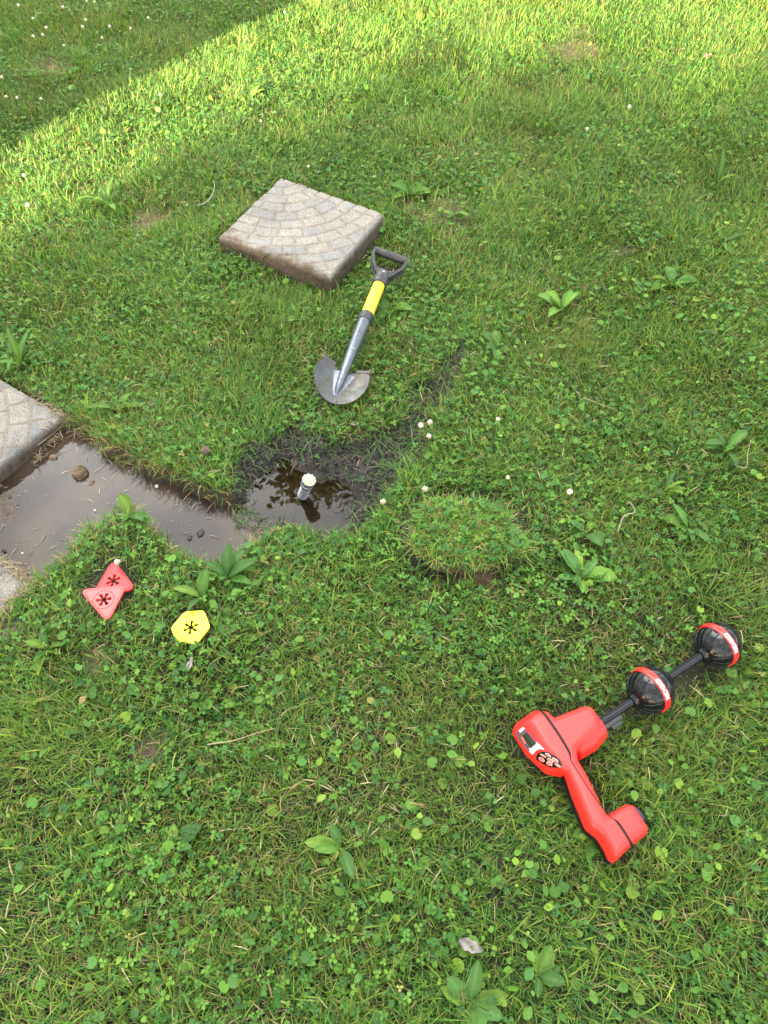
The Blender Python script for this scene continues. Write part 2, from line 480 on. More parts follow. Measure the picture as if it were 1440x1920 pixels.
# ------------------------------------------------------------------ paving slabs
def slab(name, corners, ztop, thick, center, label, cat, group, dirt_edge=None, ring=.052, tilt=(0, 0), root_z=None, tone=1.0):
    """corners: 4 xy in order (0->1->2->3). arc cobbles round `center` (u,v)."""
    c = [np.array(p) for p in corners]
    N = 150
    u = np.linspace(0, 1, N); U, V = np.meshgrid(u, u)
    P = ((1 - U) * (1 - V))[..., None] * c[0] + (U * (1 - V))[..., None] * c[1] + (U * V)[..., None] * c[2] + ((1 - U) * V)[..., None] * c[3]
    side = np.linalg.norm(c[1] - c[0])
    x, y = P[..., 0], P[..., 1]
    cx, cy = (U - center[0]) * side, (V - center[1]) * side
    r = np.hypot(cx, cy) + (noise(x, y, .06, 71, 2) - .5) * .008
    th = np.arctan2(cy, cx)
    ri = np.floor(r / ring); rf = (r / ring - ri)
    nb = np.maximum(3, np.round((ri + .6) * 2 * math.pi * ring / .085))
    tf = th / (2 * math.pi) * nb + hash2(ri, ri * 0 + 3, 5) + (noise(x, y, .04, 72, 2) - .5) * .08
    bi = np.floor(tf); tfr = tf - bi
    dr = np.minimum(rf, 1 - rf) * ring
    dt = np.minimum(tfr, 1 - tfr) * (2 * math.pi * np.maximum(r, .01) / nb)
    d = np.minimum(dr, dt)
    joint = 1 - sstep(.001, .0065, d)
    z = ztop - joint * .0040 + (noise(x, y, .012, 73, 3) - .5) * .0022 + (hash2(ri, bi, 9) - .5) * .0016
    eu = np.minimum(np.minimum(U, 1 - U), np.minimum(V, 1 - V)) * side
    edge = np.clip(1 - eu / .009, 0, 1); z = z - (1 - np.sqrt(np.maximum(0, 1 - edge ** 2))) * .008 - (noise(x, y, .03, 74, 3) > .66) * (eu < .014) * .003
    z = z + (U - .5) * tilt[0] + (V - .5) * tilt[1]
    tint = hash2(ri, bi, 13)[..., None]
    base = np.array([.160, .158, .152]) * (1 - tint) + np.array([.202, .188, .160]) * tint
    base = base * (1 - joint[..., None] * .55) + joint[..., None] * .55 * np.array([.17, .14, .10])
    base = base * (.85 + .3 * noise(x, y, .12, 75, 3)[..., None])
    if dirt_edge is not None:
        dd = dirt_edge(U, V) + (noise(x, y, .07, 76, 3) - .5) * .19
        dd = dd + (noise(x, y, .012, 79, 2) - .5) * .06; k = sstep(.11, .02, dd)[..., None] * (.75 + .35 * noise(x, y, .02, 80, 2)[..., None]); base = base * (1 - k) + np.array([.105, .082, .060]) * k
    base = base * tone
    topV = np.stack([x, y, z], -1).reshape(-1, 3); topC = base.reshape(-1, 3)
    idx = np.arange(N * N).reshape(N, N)
    F = [np.stack([idx[:-1, :-1], idx[:-1, 1:], idx[1:, 1:], idx[1:, :-1]], -1).reshape(-1, 4)]
    loop = np.concatenate([idx[0, :-1], idx[:-1, -1], idx[-1, :0:-1], idx[:0:-1, 0]])
    Vs = [topV]; Cs = [topC]; prev = loop; base_i = N * N; nlev = 7
    for k in range(1, nlev + 1):
        q = topV[loop].copy(); f = k / nlev
        q[:, 2] = q[:, 2] * (1 - f) + (ztop - thick + (q[:, 2] - ztop)) * f
        jj = (noise(q[:, 0] * 3 + q[:, 2] * 40, q[:, 1] * 3, .04, 77, 3) - .5) * .006
        cen = np.mean(c, 0); dv = q[:, :2] - cen; q[:, :2] += dv / np.linalg.norm(dv, axis=1)[:, None] * (jj + .001)[:, None]
        cc = np.array([.085, .067, .051]) * (.45 + 1.2 * noise(q[:, 0] + q[:, 2] * 3, q[:, 1] - q[:, 2] * 2, .022, 78, 4)[:, None])
        cc = cc * (1 - .35 * f)
        if k == 1: cc = cc * .5 + topC[loop] * .5
        Vs.append(q); Cs.append(cc)
        cur = np.arange(base_i, base_i + len(loop)); base_i += len(loop)
        F.append(np.stack([prev, cur, np.roll(cur, -1), np.roll(prev, -1)], -1)); prev = cur
    me = mesh_np(name, np.concatenate(Vs), np.concatenate(F), np.concatenate(Cs), True)
    cen = np.mean(c, 0)
    o = link(name, me, M_CONC, None, (cen[0], cen[1], ztop - thick))
    return tag(o, label, cat, group)
slab("paving_slab", PAVER, .078, .062, (.04, .03), "lifted square concrete slab with arc cobble pattern lying on the grass above the shovel", "paving slab",
     "concrete paving slabs", tone=1.12, dirt_edge=lambda U, V: (1 - V) * 1.0 - .03 + .10 * U, tilt=(0, -.004))
slab("paving_slab", SLAB_A, .010, .058, (1.1, 1.0), "laid paving slab at the left edge above the puddle, soil damp along its side", "paving slab", "concrete paving slabs", tone=.92, ring=.06)
slab("paving_slab", SLAB_B, .008, .058, (.2, 1.3), "laid paving slab at the left edge below the puddle, dry roots on its rim", "paving slab", "concrete paving slabs", tone=.86, ring=.06,
     dirt_edge=lambda U, V: U + .02)

# ------------------------------------------------------------------ plants of the lawn
def rotm(yaw, tilt, dirr):
    """rotation: yaw about z then tilt by angle about a horizontal axis at dirr"""
    cy, sy = np.cos(yaw), np.sin(yaw); z0 = np.zeros_like(yaw); o1 = np.ones_like(yaw)
    Rz = np.stack([np.stack([cy, -sy, z0], -1), np.stack([sy, cy, z0], -1), np.stack([z0, z0, o1], -1)], -2)
    ux, uy = np.cos(dirr), np.sin(dirr); c, s = np.cos(tilt), np.sin(tilt)
    Rt = np.stack([np.stack([c + ux * ux * (1 - c), ux * uy * (1 - c), uy * s], -1),
                   np.stack([ux * uy * (1 - c), c + uy * uy * (1 - c), -ux * s], -1),
                   np.stack([-uy * s, ux * s, c], -1)], -2)
    return Rt @ Rz
def scatter(T, F, pos, Rm, scale, col, colmul=None):
    T = np.asarray(T, float); F = np.asarray(F)
    N = len(pos); n = len(T)
    V = np.einsum('nij,kj->nki', Rm, T) * scale[:, None, None] + pos[:, None, :]
    FF = (F[None] + (np.arange(N) * n)[:, None, None]).reshape(-1, F.shape[1])
    C = np.repeat(col[:, None, :], n, 1)
    if colmul is not None: C = C * np.asarray(colmul)[None, :, None]
    return V.reshape(-1, 3), FF, C.reshape(-1, 3)
def concat(parts):
    off = 0; Vs, Fs, Cs = [], [], []
    for V, F, C in parts:
        Vs.append(V); Fs.append(F + off); Cs.append(C); off += len(V)
    return np.concatenate(Vs), np.concatenate(Fs), np.concatenate(Cs)

# footprints of things that lie on the grass (blades stay short and pressed down there)
FOOT = []
def foot(pts, grow, z=.03): FOOT.append((GP(pts, z), grow))
foot([(527, 334), (718, 402), (622, 522), (409, 452)], .004, .03)
foot([(600, 672), (640, 680), (660, 600), (700, 520), (697, 476), (762, 486), (752, 512), (726, 530), (690, 620), (670, 690), (694, 702), (672, 742), (630, 756), (592, 742), (576, 705)], -.011)
foot([(955, 1372), (1008, 1326), (1100, 1316), (1130, 1340), (1180, 1300), (1205, 1250), (1262, 1262), (1310, 1225), (1310, 1180), (1380, 1180), (1390, 1230),
      (1340, 1256), (1270, 1300), (1225, 1340), (1180, 1320), (1130, 1370), (1090, 1408), (1142, 1520), (1190, 1500), (1222, 1556), (1155, 1622), (1100, 1550), (1050, 1450), (985, 1415)], .006)
foot([(213, 1056), (250, 1104), (200, 1162), (154, 1108)], .012)
foot([(350, 1148), (384, 1150), (392, 1178), (366, 1206), (324, 1194), (328, 1172)], .008)
foot([(762, 950), (830, 925), (930, 925), (980, 960), (985, 1020), (930, 1066), (930, 1078), (800, 1072), (762, 1010)], .01)
def footmask(x, y):
    v = np.zeros(x.shape)
    for poly, g in FOOT:
        lo = poly.min(0) - .08; hi = poly.max(0) + .08
        m = (x > lo[0]) & (x < hi[0]) & (y > lo[1]) & (y < hi[1])
        if m.any():
            s = sdf(x[m], y[m], poly) + g
            v[m] = np.maximum(v[m], sstep(-.012, .006, s))
    return v
def sample(n, dens):
    """random points over the lawn part the picture sees (with a margin), thinned by dens(x,y)"""
    y = -0.45 + 6.0 * rng.random(n) ** 1.0
    half = 1.25 + .60 * np.maximum(y, 0)
    x = (rng.random(n) * 2 - 1) * 4.4
    m = np.abs(x) < half
    x, y = x[m], y[m]
    k = rng.random(len(x)) < dens(x, y)
    return x[k], y[k]
def dist_cam(x, y): return np.sqrt(x * x + y * y + CAM_H ** 2)
def keepout(x, y, spill=.0):
    pit, pool, mud, wet, sl = fields(x, y)
    p = 1 - sstep(-.012, .004, pit)
    p *= 1 - .97 * sstep(-.02, .012, mud)
    p *= 1 - .99 * sstep(-.02, .01, pool)
    p *= 1 - .86 * sstep(-.012, .02, wet)
    p *= 1 - sstep(-.008 - spill, .003, sl)
    return p
PAV_OUT = sdf
GREENS = np.array([[.080, .188, .030], [.115, .230, .033], [.050, .135, .032], [.160, .262, .040], [.074, .180, .044], [.215, .285, .050]])
def green(n, x, y, vary=.36):
    k = rng.integers(0, len(GREENS), n); c = GREENS[k] * (1 - vary + 2 * vary * rng.random(n))[:, None]
    patch = noise(x, y, .5, 81, 3)[:, None]
    p2 = noise(x, y, .9, 83, 3)[:, None]; p3 = sstep(.5, .75, noise(x, y, .33, 84, 3))[:, None]
    c = c * (1 - .16 * p3) + np.array([.20, .20, .05]) * .16 * p3            # strawy patches
    return c * (.72 + .5 * patch) * (np.array([1.08, 1, .95]) * p2 + np.array([.9, 1, 1.1]) * (1 - p2))

def blades(n_try, hmin, hmax, wmin, wmax, dens, lean=.8, dry=.06, colf=None, zoff=0., name=None, seg=3, nearscale=True):
    x, y = sample(n_try, dens)
    n = len(x)
    z = height(x, y) - .003 + zoff
    fmask = footmask(x, y)
    tall = noise(x, y, .16, 91, 3)
    h = (hmin + (hmax - hmin) * rng.random(n) ** 1.4) * (.5 + 1.0 * tall) * (1 - .72 * fmask)
    wd = (wmin + (wmax - wmin) * rng.random(n)) * np.clip(dist_cam(x, y) / 2.2, .9, 1.2)
    flow = noise(x, y, .35, 92, 2) * 14 + rng.normal(0, 1.5, n)
    ln = np.clip(np.abs(rng.normal(lean, .45, n)), .05, 2.4) + fmask * .7
    curl = rng.random(n) * 1.1
    face = flow + math.pi / 2 + rng.normal(0, .5, n)
    dx, dy = np.cos(flow), np.sin(flow)
    sx, sy = np.cos(face), np.sin(face)
    rows = []; px, py, pz = x.copy(), y.copy(), z.copy()
    ang = ln.copy() * .55
    L = h / seg
    prof = [1.0, .92, .66, 0.06] if seg == 3 else [1.0, .7, .06]
    for k in range(seg + 1):
        ww = wd * prof[k] * .5
        rows.append(np.stack([px - sx * ww, py - sy * ww, pz], 1)); rows.append(np.stack([px + sx * ww, py + sy * ww, pz], 1))
        px = px + dx * np.sin(ang) * L; py = py + dy * np.sin(ang) * L; pz = pz + np.cos(ang) * L
        ang = ang + curl * (.45 + .25 * k)
    V = np.stack(rows, 1)
    nv = 2 * (seg + 1)
    f = np.array([[2 * k, 2 * k + 1, 2 * k + 3, 2 * k + 2] for k in range(seg)])
    F = (f[None] + (np.arange(n) * nv)[:, None, None]).reshape(-1, 4)
    c = green(n, x, y) if colf is None else colf(n, x, y)
    isdry = rng.random(n) < dry * (.3 + 2.4 * noise(x, y, .3, 93, 3) ** 2 * 2)
    c[isdry] = np.array([.26, .21, .09]) * (.5 + .7 * rng.random((isdry.sum(), 1)))
    half = rng.random(n) < .1
    C = np.repeat(c[:, None, :], nv, 1)
    C[:, :2] = C[:, :2] * .6 + np.array([.16, .17, .07]) * .4           # pale sheaths at the foot
    tipdry = (rng.random(n) < .18) & ~isdry
    C[tipdry, -2:] = np.array([.24, .22, .08])
    return V.reshape(-1, 3), F, C.reshape(-1, 3)

def d_grass(x, y):
    d = dist_cam(x, y)
    b, _ = bare(x, y)
    return keepout(x, y) * np.clip((2.3 / d) ** .8, .28, 1.0) * (1 - .78 * b) * (.55 + .6 * noise(x, y, .12, 95, 2)) * (1 - .6 * footmask(x, y))
NB = 2300000
parts = [blades(NB, .024, .060, .0018, .0036, d_grass, lean=1.0, dry=.05),
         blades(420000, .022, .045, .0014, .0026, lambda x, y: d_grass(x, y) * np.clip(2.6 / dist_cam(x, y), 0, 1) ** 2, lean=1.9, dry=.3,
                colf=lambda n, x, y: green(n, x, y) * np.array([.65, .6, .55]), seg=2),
         blades(110000, .040, .085, .0025, .005, lambda x, y: d_grass(x, y) * (noise(x, y, .22, 96, 3) > .5), lean=.9, dry=.03)]
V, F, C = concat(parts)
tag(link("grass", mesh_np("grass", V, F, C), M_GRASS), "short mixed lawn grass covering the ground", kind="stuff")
print("blades", len(F) // 3)

# dry clippings lying between the blades
x, y = sample(190000, lambda x, y: keepout(x, y) * np.clip(2.2 / dist_cam(x, y), .2, 1) * (.15 + .9 * noise(x, y, .3, 93, 3) ** 2))
n = len(x)
T = np.array([[-.5, -.03, 0], [-.5, .03, 0], [0, .035, .08], [0, -.035, .08], [.5, .01, 0], [.5, -.01, 0]])
TF = np.array([[0, 1, 2, 3], [3, 2, 4, 5]])
zz = height(x, y) + .004 + .022 * rng.random(n) * (1 - footmask(x, y))
Rm = rotm(rng.random(n) * 6.28, rng.normal(0, .3, n), rng.random(n) * 6.28)
tan = np.array([[.27, .22, .11], [.21, .16, .08], [.34, .29, .16], [.12, .085, .05]])[rng.integers(0, 4, n)] * (.7 + .5 * rng.random((n, 1)))
V, F, C = scatter(T, TF, np.stack([x, y, zz], 1), Rm, .010 + .024 * rng.random(n), tan)
tag(link("dry_clippings", mesh_np("dry_clippings", V, F, C), M_DRY), "tan dry grass clippings strewn between the blades", kind="stuff")

# clover: three round leaflets
def clover_T():
    V = []; F = []
    for k in range(3):
        a0 = k * 2.094
        ca, sa = math.cos(a0), math.sin(a0)
        pts = [(.02, 0, 0), (.28, -.30, .05), (.72, -.42, .06), (.98, -.18, .03), (.92, 0, -.02), (.98, .18, .03), (.72, .42, .06), (.28, .30, .05)]
        b = len(V)
        for (px, py, pz) in pts: V.append((px * ca - py * sa, px * sa + py * ca, pz))
        V.append((.55 * ca, .55 * sa, -.06)); c = len(V) - 1
        for i in range(8): F.append((c, b + i, b + (i + 1) % 8))
    return np.array(V), np.array(F)
CT, CF = clover_T()
def round_T(lobes=9, notch=True, cup=.18, el=1.0):
    V = [(0.25, 0, -.02)]; m = 22
    for i in range(m):
        a = math.pi * 2 * i / m + .14
        back = abs(abs(a - math.pi) )
        r = 1.0 + .075 * math.cos(lobes * a)
        if notch: r *= 1 - .55 * math.exp(-(back / .30) ** 2)
        V.append((.25 + r * math.cos(a) * .95, r * math.sin(a) * el, cup * (r * r) * (.35 + .65 * abs(math.sin(a))) ))
    F = [(0, 1 + i, 1 + (i + 1) % m) for i in range(m)]
    return np.array(V), np.array(F)
RTm, RF = round_T()
def leaf_layer(T, F, ntry, dens, hlo, hhi, slo, shi, cols, tilt=.35, stalk=True):
    x, y = sample(ntry, dens)
    fm = footmask(x, y); k = fm < .25; x, y = x[k], y[k]
    n = len(x)
    hh = hlo + (hhi - hlo) * rng.random(n)
    z = height(x, y) + hh
    Rm = rotm(rng.random(n) * 6.28, np.abs(rng.normal(0, tilt, n)), rng.random(n) * 6.28)
    c = cols[rng.integers(0, len(cols), n)] * (.68 + .55 * rng.random((n, 1))); old = rng.random(n) < .012; c[old] = np.array([.26, .24, .06]) * (.5 + .6 * rng.random((old.sum(), 1)))
    sc = slo + (shi - slo) * rng.random(n) ** 1.3
    rest = scatter(T, F, np.stack([x, y, z], 1), Rm, sc, c)
    P = [rest]
    if stalk:
        dx = rng.normal(0, .006, n); dy = rng.normal(0, .006, n); w_ = .0006
        V = np.stack([np.stack([x + dx - w_, y + dy, z - hh], 1), np.stack([x + dx + w_, y + dy, z - hh], 1), np.stack([x, y, z], 1)], 1).reshape(-1, 3)
        FF = np.arange(3 * n).reshape(-1, 3)
        P.append((V, FF, np.repeat(np.array([[.12, .2, .05]]), 3 * n, 0)))
    return concat(P)
CLC = np.array([[.058, .165, .026], [.078, .192, .028], [.040, .125, .028], [.110, .225, .030]])
def d_clover(x, y):
    c = noise(x, y, .32, 101, 3)
    near = np.exp(-((x + .35) ** 2 / .5 + (y - .95) ** 2 / .15))
    b, _ = bare(x, y)
    return keepout(x, y) * (1 - .8 * b) * np.clip(sstep(.42, .66, c) + .95 * near + .05, 0, 1) * np.clip(2.4 / dist_cam(x, y), .3, 1)
V, F, C = leaf_layer(CT, CF, 230000, d_clover, .008, .036, .0055, .0105, CLC, .5)
tag(link("clover_patch", mesh_np("clover_patch", V, F, C), M_LEAF), "three lobed clover leaves spread through the grass", kind="stuff")
IVC = np.array([[.070, .175, .026], [.098, .212, .030], [.048, .135, .028], [.150, .255, .032], [.066, .165, .034], [.088, .195, .028]])
CLUST = [(300, 1650, .10), (330, 1780, .10), (1180, 1450, .16), (1330, 1380, .2), (960, 1760, .12), (450, 1180, .10), (300, 1210, .12), (420, 1330, .1), (980, 1600, .12),
         (1030, 1560, .1), (640, 760, .1), (1000, 620, .25), (1250, 540, .2), (1100, 1010, .1), (880, 1480, .1), (1400, 600, .3), (900, 330, .5), (250, 240, .4)]
CLUST = [(*G(a, b)[:2], r) for a, b, r in CLUST]
def d_ivy(x, y):
    c = sstep(.50, .72, noise(x, y, .28, 111, 3)) * .6 + .012
    for bx, by, r in CLUST: c = c + .8 * np.exp(-((x - bx) ** 2 + (y - by) ** 2) / (r * r))
    b, _ = bare(x, y)
    return keepout(x, y, .02) * (1 - .7 * b) * np.clip(c, 0, 1) * np.clip(2.4 / dist_cam(x, y), .45, 1)
P1_ = leaf_layer(RTm, RF, 40000, d_ivy, .006, .038, .0045, .0125, IVC, .65)
def ovate_T():
    V = []; F = []
    prof = [(0, .02), (.18, .26), (.42, .36), (.68, .27), (.88, .12), (1.0, .01)]
    for i, (t, w_) in enumerate(prof):
        zz_ = -.22 * (t - .35) ** 2
        V += [(t * 2 - .6, -w_ * 2, zz_ + w_ * .45), (t * 2 - .6, 0, zz_), (t * 2 - .6, w_ * 2, zz_ + w_ * .45)]
    for i in range(5):
        for j in range(2):
            b = 3 * i + j; F += [(b, b + 1, b + 4), (b, b + 4, b + 3)]
    return np.array(V), np.array(F)
OT, OF = ovate_T()
P2_ = leaf_layer(OT, OF, 46000, lambda x, y: np.clip(.25 * d_ivy(x, y) + keepout(x, y, .02) * .55 * sstep(.45, .7, noise(x, y, .2, 121, 3)) * np.clip(2.4 / dist_cam(x, y), .4, 1), 0, 1), .012, .04, .0045, .012, IVC, .55, False)
V, F, C = concat([P1_, P2_])
tag(link("creeping_leaves", mesh_np("creeping_leaves", V, F, C), M_LEAF), "round scalloped leaves of creeping weed in the lawn", kind="stuff")

# broad leaved rosettes: individual plants
def strap_leaf(L, W, az, rise, droop, seg=8, tw=0., curlw=.25):
    V = []; F = []
    x = y = 0.; z = 0.; a = rise
    ca, sa = math.cos(az), math.sin(az)
    for k in range(seg + 1):
        t = k / seg
        w_ = W * (1 + .10 * math.sin(k * 2.3 + az * 5)) * (math.sin(math.pi * min(1, max(0, (t - .10) / .90)) ** .85) ** .75 if t > .1 else 0) + .0016
        if k == seg: w_ = .0008
        for j, s in enumerate((-1, -.5, 0, .5, 1)):
            lx = x; ly = s * w_ * .5; lz = z + abs(s) * w_ * curlw + (-.0012 if s == 0 else 0) + s * tw * w_
            V.append((lx * ca - ly * sa, lx * sa + ly * ca, lz))
        x += math.cos(a) * L / seg; z += math.sin(a) * L / seg; a -= droop / seg
    for k in range(seg):
        for j in range(4):
            b = k * 5 + j; F.append((b, b + 1, b + 6, b + 5))
    return np.array(V), np.array(F)
PCOL = np.array([[.080, .190, .036], [.11, .225, .038], [.070, .165, .040], [.14, .25, .038]])
def rosette(px, py, nleaf, L, W, label, seed, rise=.75, droop=1.0, lift=.012, az0=None, spread=6.28, bright=1.0):
    r = np.random.default_rng(seed)
    g = G(px, py); gz = float(height(np.array([g[0]]), np.array([g[1]]))[0])
    root = empty("broadleaf_plant", (g[0], g[1], gz), label, "weed", "broad leaved weeds in the lawn")
    for i in range(nleaf):
        az = (az0 if az0 is not None else r.random() * 6.28) + spread * i / nleaf + r.normal(0, .25)
        l = L * (.6 + .55 * r.random()); wd = W * (.65 + .5 * r.random()) * (l / L)
        V, F = strap_leaf(l, wd, az, rise * (.6 + .8 * r.random()), droop * (.7 + .7 * r.random()), tw=r.normal(0, .15))
        V = V + np.array([g[0], g[1], gz + lift])
        c = PCOL[r.integers(0, 4)] * (.8 + .45 * r.random()) * bright
        C = np.repeat(c[None], len(V), 0)
        C[2::5] *= np.array([1.4, 1.3, 1.4]); C[0::5] *= .9; C *= (.88 + .24 * r.random((len(V), 1)))      # midrib, mottling
        link("leaf", mesh_np("leaf", V, F, C, True), M_LEAF, root)
    return root
ROS = [
 (45, 690, 11, .16, .022, "tall strappy weed overhanging the upper paving slab at the left edge", 1, 1.1, 1.3),
 (205, 392, 7, .15, .030, "wide leaved weed standing alone left of the lifted slab", 2, .9, .9),
 (770, 372, 8, .11, .045, "grey green rosette beside the mossy bare patch", 3, .5, .6),
 (850, 415, 6, .08, .030, "small rosette growing at the lower rim of the mossy bare patch", 4, .5, .7),
 (905, 360, 5, .08, .035, "little rosette at the upper right rim of the mossy bare patch", 5, .6, .7),
 (1255, 545, 10, .12, .050, "large many leaved weed in the right part of the lawn above the middle", 6, .5, .7),
 (1050, 590, 6, .12, .050, "three big pale upright leaves right of the yellow shovel shaft", 7, .9, .8),
 (930, 665, 6, .10, .045, "weed with heart shaped leaf below the pale upright one", 8, .6, .8),
 (500, 505, 3, .11, .045, "single upright leaf touching the front face of the lifted slab", 9, 1.2, .5),
 (735, 585, 7, .10, .045, "weed leaves showing just right of the yellow shaft", 10, .6, .8),
 (430, 1095, 7, .13, .045, "long leaved weed on the bank under the puddle tip", 11, .9, .9),
 (385, 1135, 5, .10, .035, "curved leaves arching over the top of the yellow marker", 12, .9, 1.3),
 (105, 1235, 6, .085, .034, "broad weed on the hummock below the red markers", 13, .8, .9),
 (880, 1880, 9, .095, .040, "big rosette at the bottom edge below the grey dead leaf", 14, .6, .7),
 (1085, 1090, 9, .11, .040, "weed with long pale leaves right of the loose turf clod", 15, .7, .8),
 (1095, 1010, 6, .10, .045, "oval leaved weed just above the pale one beside the turf clod", 16, .6, .8),
 (1285, 1000, 7, .10, .042, "weed with dark ribbed leaf right of the pale twig", 17, .6, .8),
 (1350, 860, 6, .12, .028, "weed beside the thin dry stalk at the right edge", 18, .9, 1.2),
 (1185, 690, 5, .10, .040, "flat weed between the middle and the right edge above the puddle level", 19, .4, .6),
 (640, 1590, 5, .10, .040, "dark leaved weed in the lower lawn left of the locator foot", 20, .6, .8),
 (1110, 1560, 6, .075, .040, "bright yellow green leaves at the foot of the locator handle", 21, .8, .8),
 (225, 775, 7, .11, .040, "weed with torn leaf hanging towards the upper puddle bank", 22, .7, .9),
 (255, 985, 6, .09, .038, "weed on the grass tongue between the puddle arms", 23, .9, .9),
 (560, 600, 6, .09, .036, "low weed left of the shovel socket", 24, .5, .8),
 (1240, 930, 4, .12, .030, "narrow upright leaf in the right lawn above the twig", 25, 1.0, .8),
 (1340, 350, 6, .16, .022, "tall strappy tuft near the right edge in the upper lawn", 26, 1.2, 1.0),
 (1350, 460, 4, .15, .032, "long single blade leaf lying low near the right edge", 27, .4, .5),
 (470, 195, 6, .12, .034, "dark rosette in the sunlit strip of the lawn", 28, .6, .8),
 (1010, 1830, 5, .065, .032, "pair of toothed leaves at the bottom right of the big bottom rosette", 29, .7, .8),
 (330, 1590, 5, .09, .045, "weed of wide round leaves in the lower left lawn", 30, .7, .8),
 (655, 700, 3, .05, .030, "small bright leaf standing beside the shovel socket", 31, 1.1, .6),
]
for a in ROS: rosette(a[0], a[1], a[2], a[3] * .74, a[4] * .72, a[5], a[6], a[7], a[8], bright=1.0 if a[6] in (7, 15, 21, 31) else .8)

# white clover flowers
M_PETAL = leaf_mat("petal", .6, .2, .35, (1, 1, .95))
def petal_ball(seed):
    r = np.random.default_rng(seed); P = []
    T = np.array([[0, -.14, 0], [0, .14, 0], [1, .10, 0], [1, -.10, 0]]); Tf = np.array([[0, 1, 2, 3]])
    n = 46
    ph = np.arccos(1 - 1.6 * (np.arange(n) + .5) / n); th = np.arange(n) * 2.399
    pos = np.zeros((n, 3))
    d = np.stack([np.sin(ph) * np.cos(th), np.sin(ph) * np.sin(th), np.cos(ph)], 1)
    V = []; F = []
    for i in range(n):
        z = Vector(d[i]); t = z.cross(Vector((0, 0, 1)));
        t = (t if t.length > .01 else Vector((1, 0, 0))).normalized(); b = len(V)
        l = .0072 * (.8 + .4 * r.random()); w_ = .0013
        u = z.cross(t)
        for q in ((z * .001 - t * w_), (z * .001 + t * w_), (z * l + t * w_ * .8 + u * -.0012), (z * l - t * w_ * .8 + u * -.0012)): V.append(tuple(q))
        F.append((b, b + 1, b + 2, b + 3))
    C = np.repeat(np.array([[.78, .77, .66]]), len(V), 0)
    k = np.repeat(ph > 1.5, 4); C[k] = [.62, .50, .36]
    return mesh_np("flower_head", V, F, C)
PB = [petal_ball(i) for i in range(3)]
M_STEM = simple("stem", (.09, .17, .05), .6)
for pb in PB: pb.materials.append(M_PETAL)
FLW = [(789, 797, "left one of the clover flower pair above the muddy bank"), (806, 792, "right one of the clover flower pair above the muddy bank"), (804, 818, "clover flower just below the pair above the muddy bank"),
       (797, 917, "yellowing clover flower between the mud and the turf clod"), (718, 941, "clover flower at the right rim of the clear pool"), (1068, 922, "lone bright clover flower right of the turf clod"),
       (863, 943, "tiny clover flower at the upper edge of the turf clod"), (952, 895, "small clover flower above and right of the turf clod"), (220, 1054, "clover flower right above the upper red marker"),
       (52, 384, "clover flower at the left edge level with the lifted slab"), (300, 178, "sunlit clover flower on the edge of the shade"), (489, 227, "small clover flower in the sunlit strip behind the slab"),
       (1100, 242, "lone clover flower in the upper right lawn"), (45, 329, "clover flower low at the left edge of the sunlit strip"), (934, 786, "small clover flower in the lawn right of the muddy bank"),
       (663, 655, "tiny white flower beside the shovel socket"), (578, 312, "small clover flower just above the lifted slab"),
       (1180, 200, "pale clover flower in the sunlit grass at upper right")]
SHADEF = [(35, 10), (62, 35), (118, 14), (62, 68), (80, 66), (87, 52), (160, 38), (155, 50), (120, 86), (178, 5), (163, 3), (245, 54), (192, 72), (32, 184), (77, 186), (12, 182), (278, 34), (3, 145), (206, 50), (534, 24)]
def flower(px, py, label, seed, h=None, group="white clover flowers", s=1.0):
    r = np.random.default_rng(seed + 500)
    h = h or (.06 + .025 * r.random())
    g = G(px, py, h); x, y = g[0], g[1]
    dx, dy = r.normal(0, .012, 2)
    gz = float(height(np.array([x + dx]), np.array([y + dy]))[0])
    root = empty("clover_flower", (x + dx, y + dy, gz), label, "flower", group)
    o = bpy.data.objects.new("flower_head", PB[seed % 3]); COL.objects.link(o); o.parent = root
    o.location = (-dx, -dy, h - gz); o.rotation_euler = (r.normal(0, .3), r.normal(0, .3), r.random() * 6.28); o.scale = (s,) * 3
    bm = bmesh.new(); tube(bm, [(x + dx, y + dy, gz), (x + dx * .4, y + dy * .4, gz + (h - gz) * .6), (x, y, h)], .0008, 5)
    link("stem", bm_mesh(bm, "stem"), M_STEM, root)
for i, (a, b, l) in enumerate(FLW): flower(a, b, l, i, s=.7 if 'small' in l or 'tiny' in l else .95)
SHL = {(534, 24): "small clover flower right at the top edge where the shade ends", (300, 178): "", (245, 54): "clover flower standing apart right of the cluster in the shaded corner",
       (206, 50): "shaded clover flower just left of the one standing apart", (3, 145): "shaded clover flower touching the left edge of the photo", (278, 34): "clover flower furthest right in the shaded corner",
       (192, 72): "shaded clover flower below the one standing apart", (35, 10): "leftmost clover flower at the top edge of the shaded corner"}
for i, (a, b) in enumerate(SHADEF):
    lb_ = SHL.get((a, b))
    flower(a, b, lb_ or "white clover flower in the loose cluster of the shaded upper left corner", 40 + i,
           group="white clover flowers" if lb_ else "clustered clover flowers in the shaded upper left corner", s=1.0)

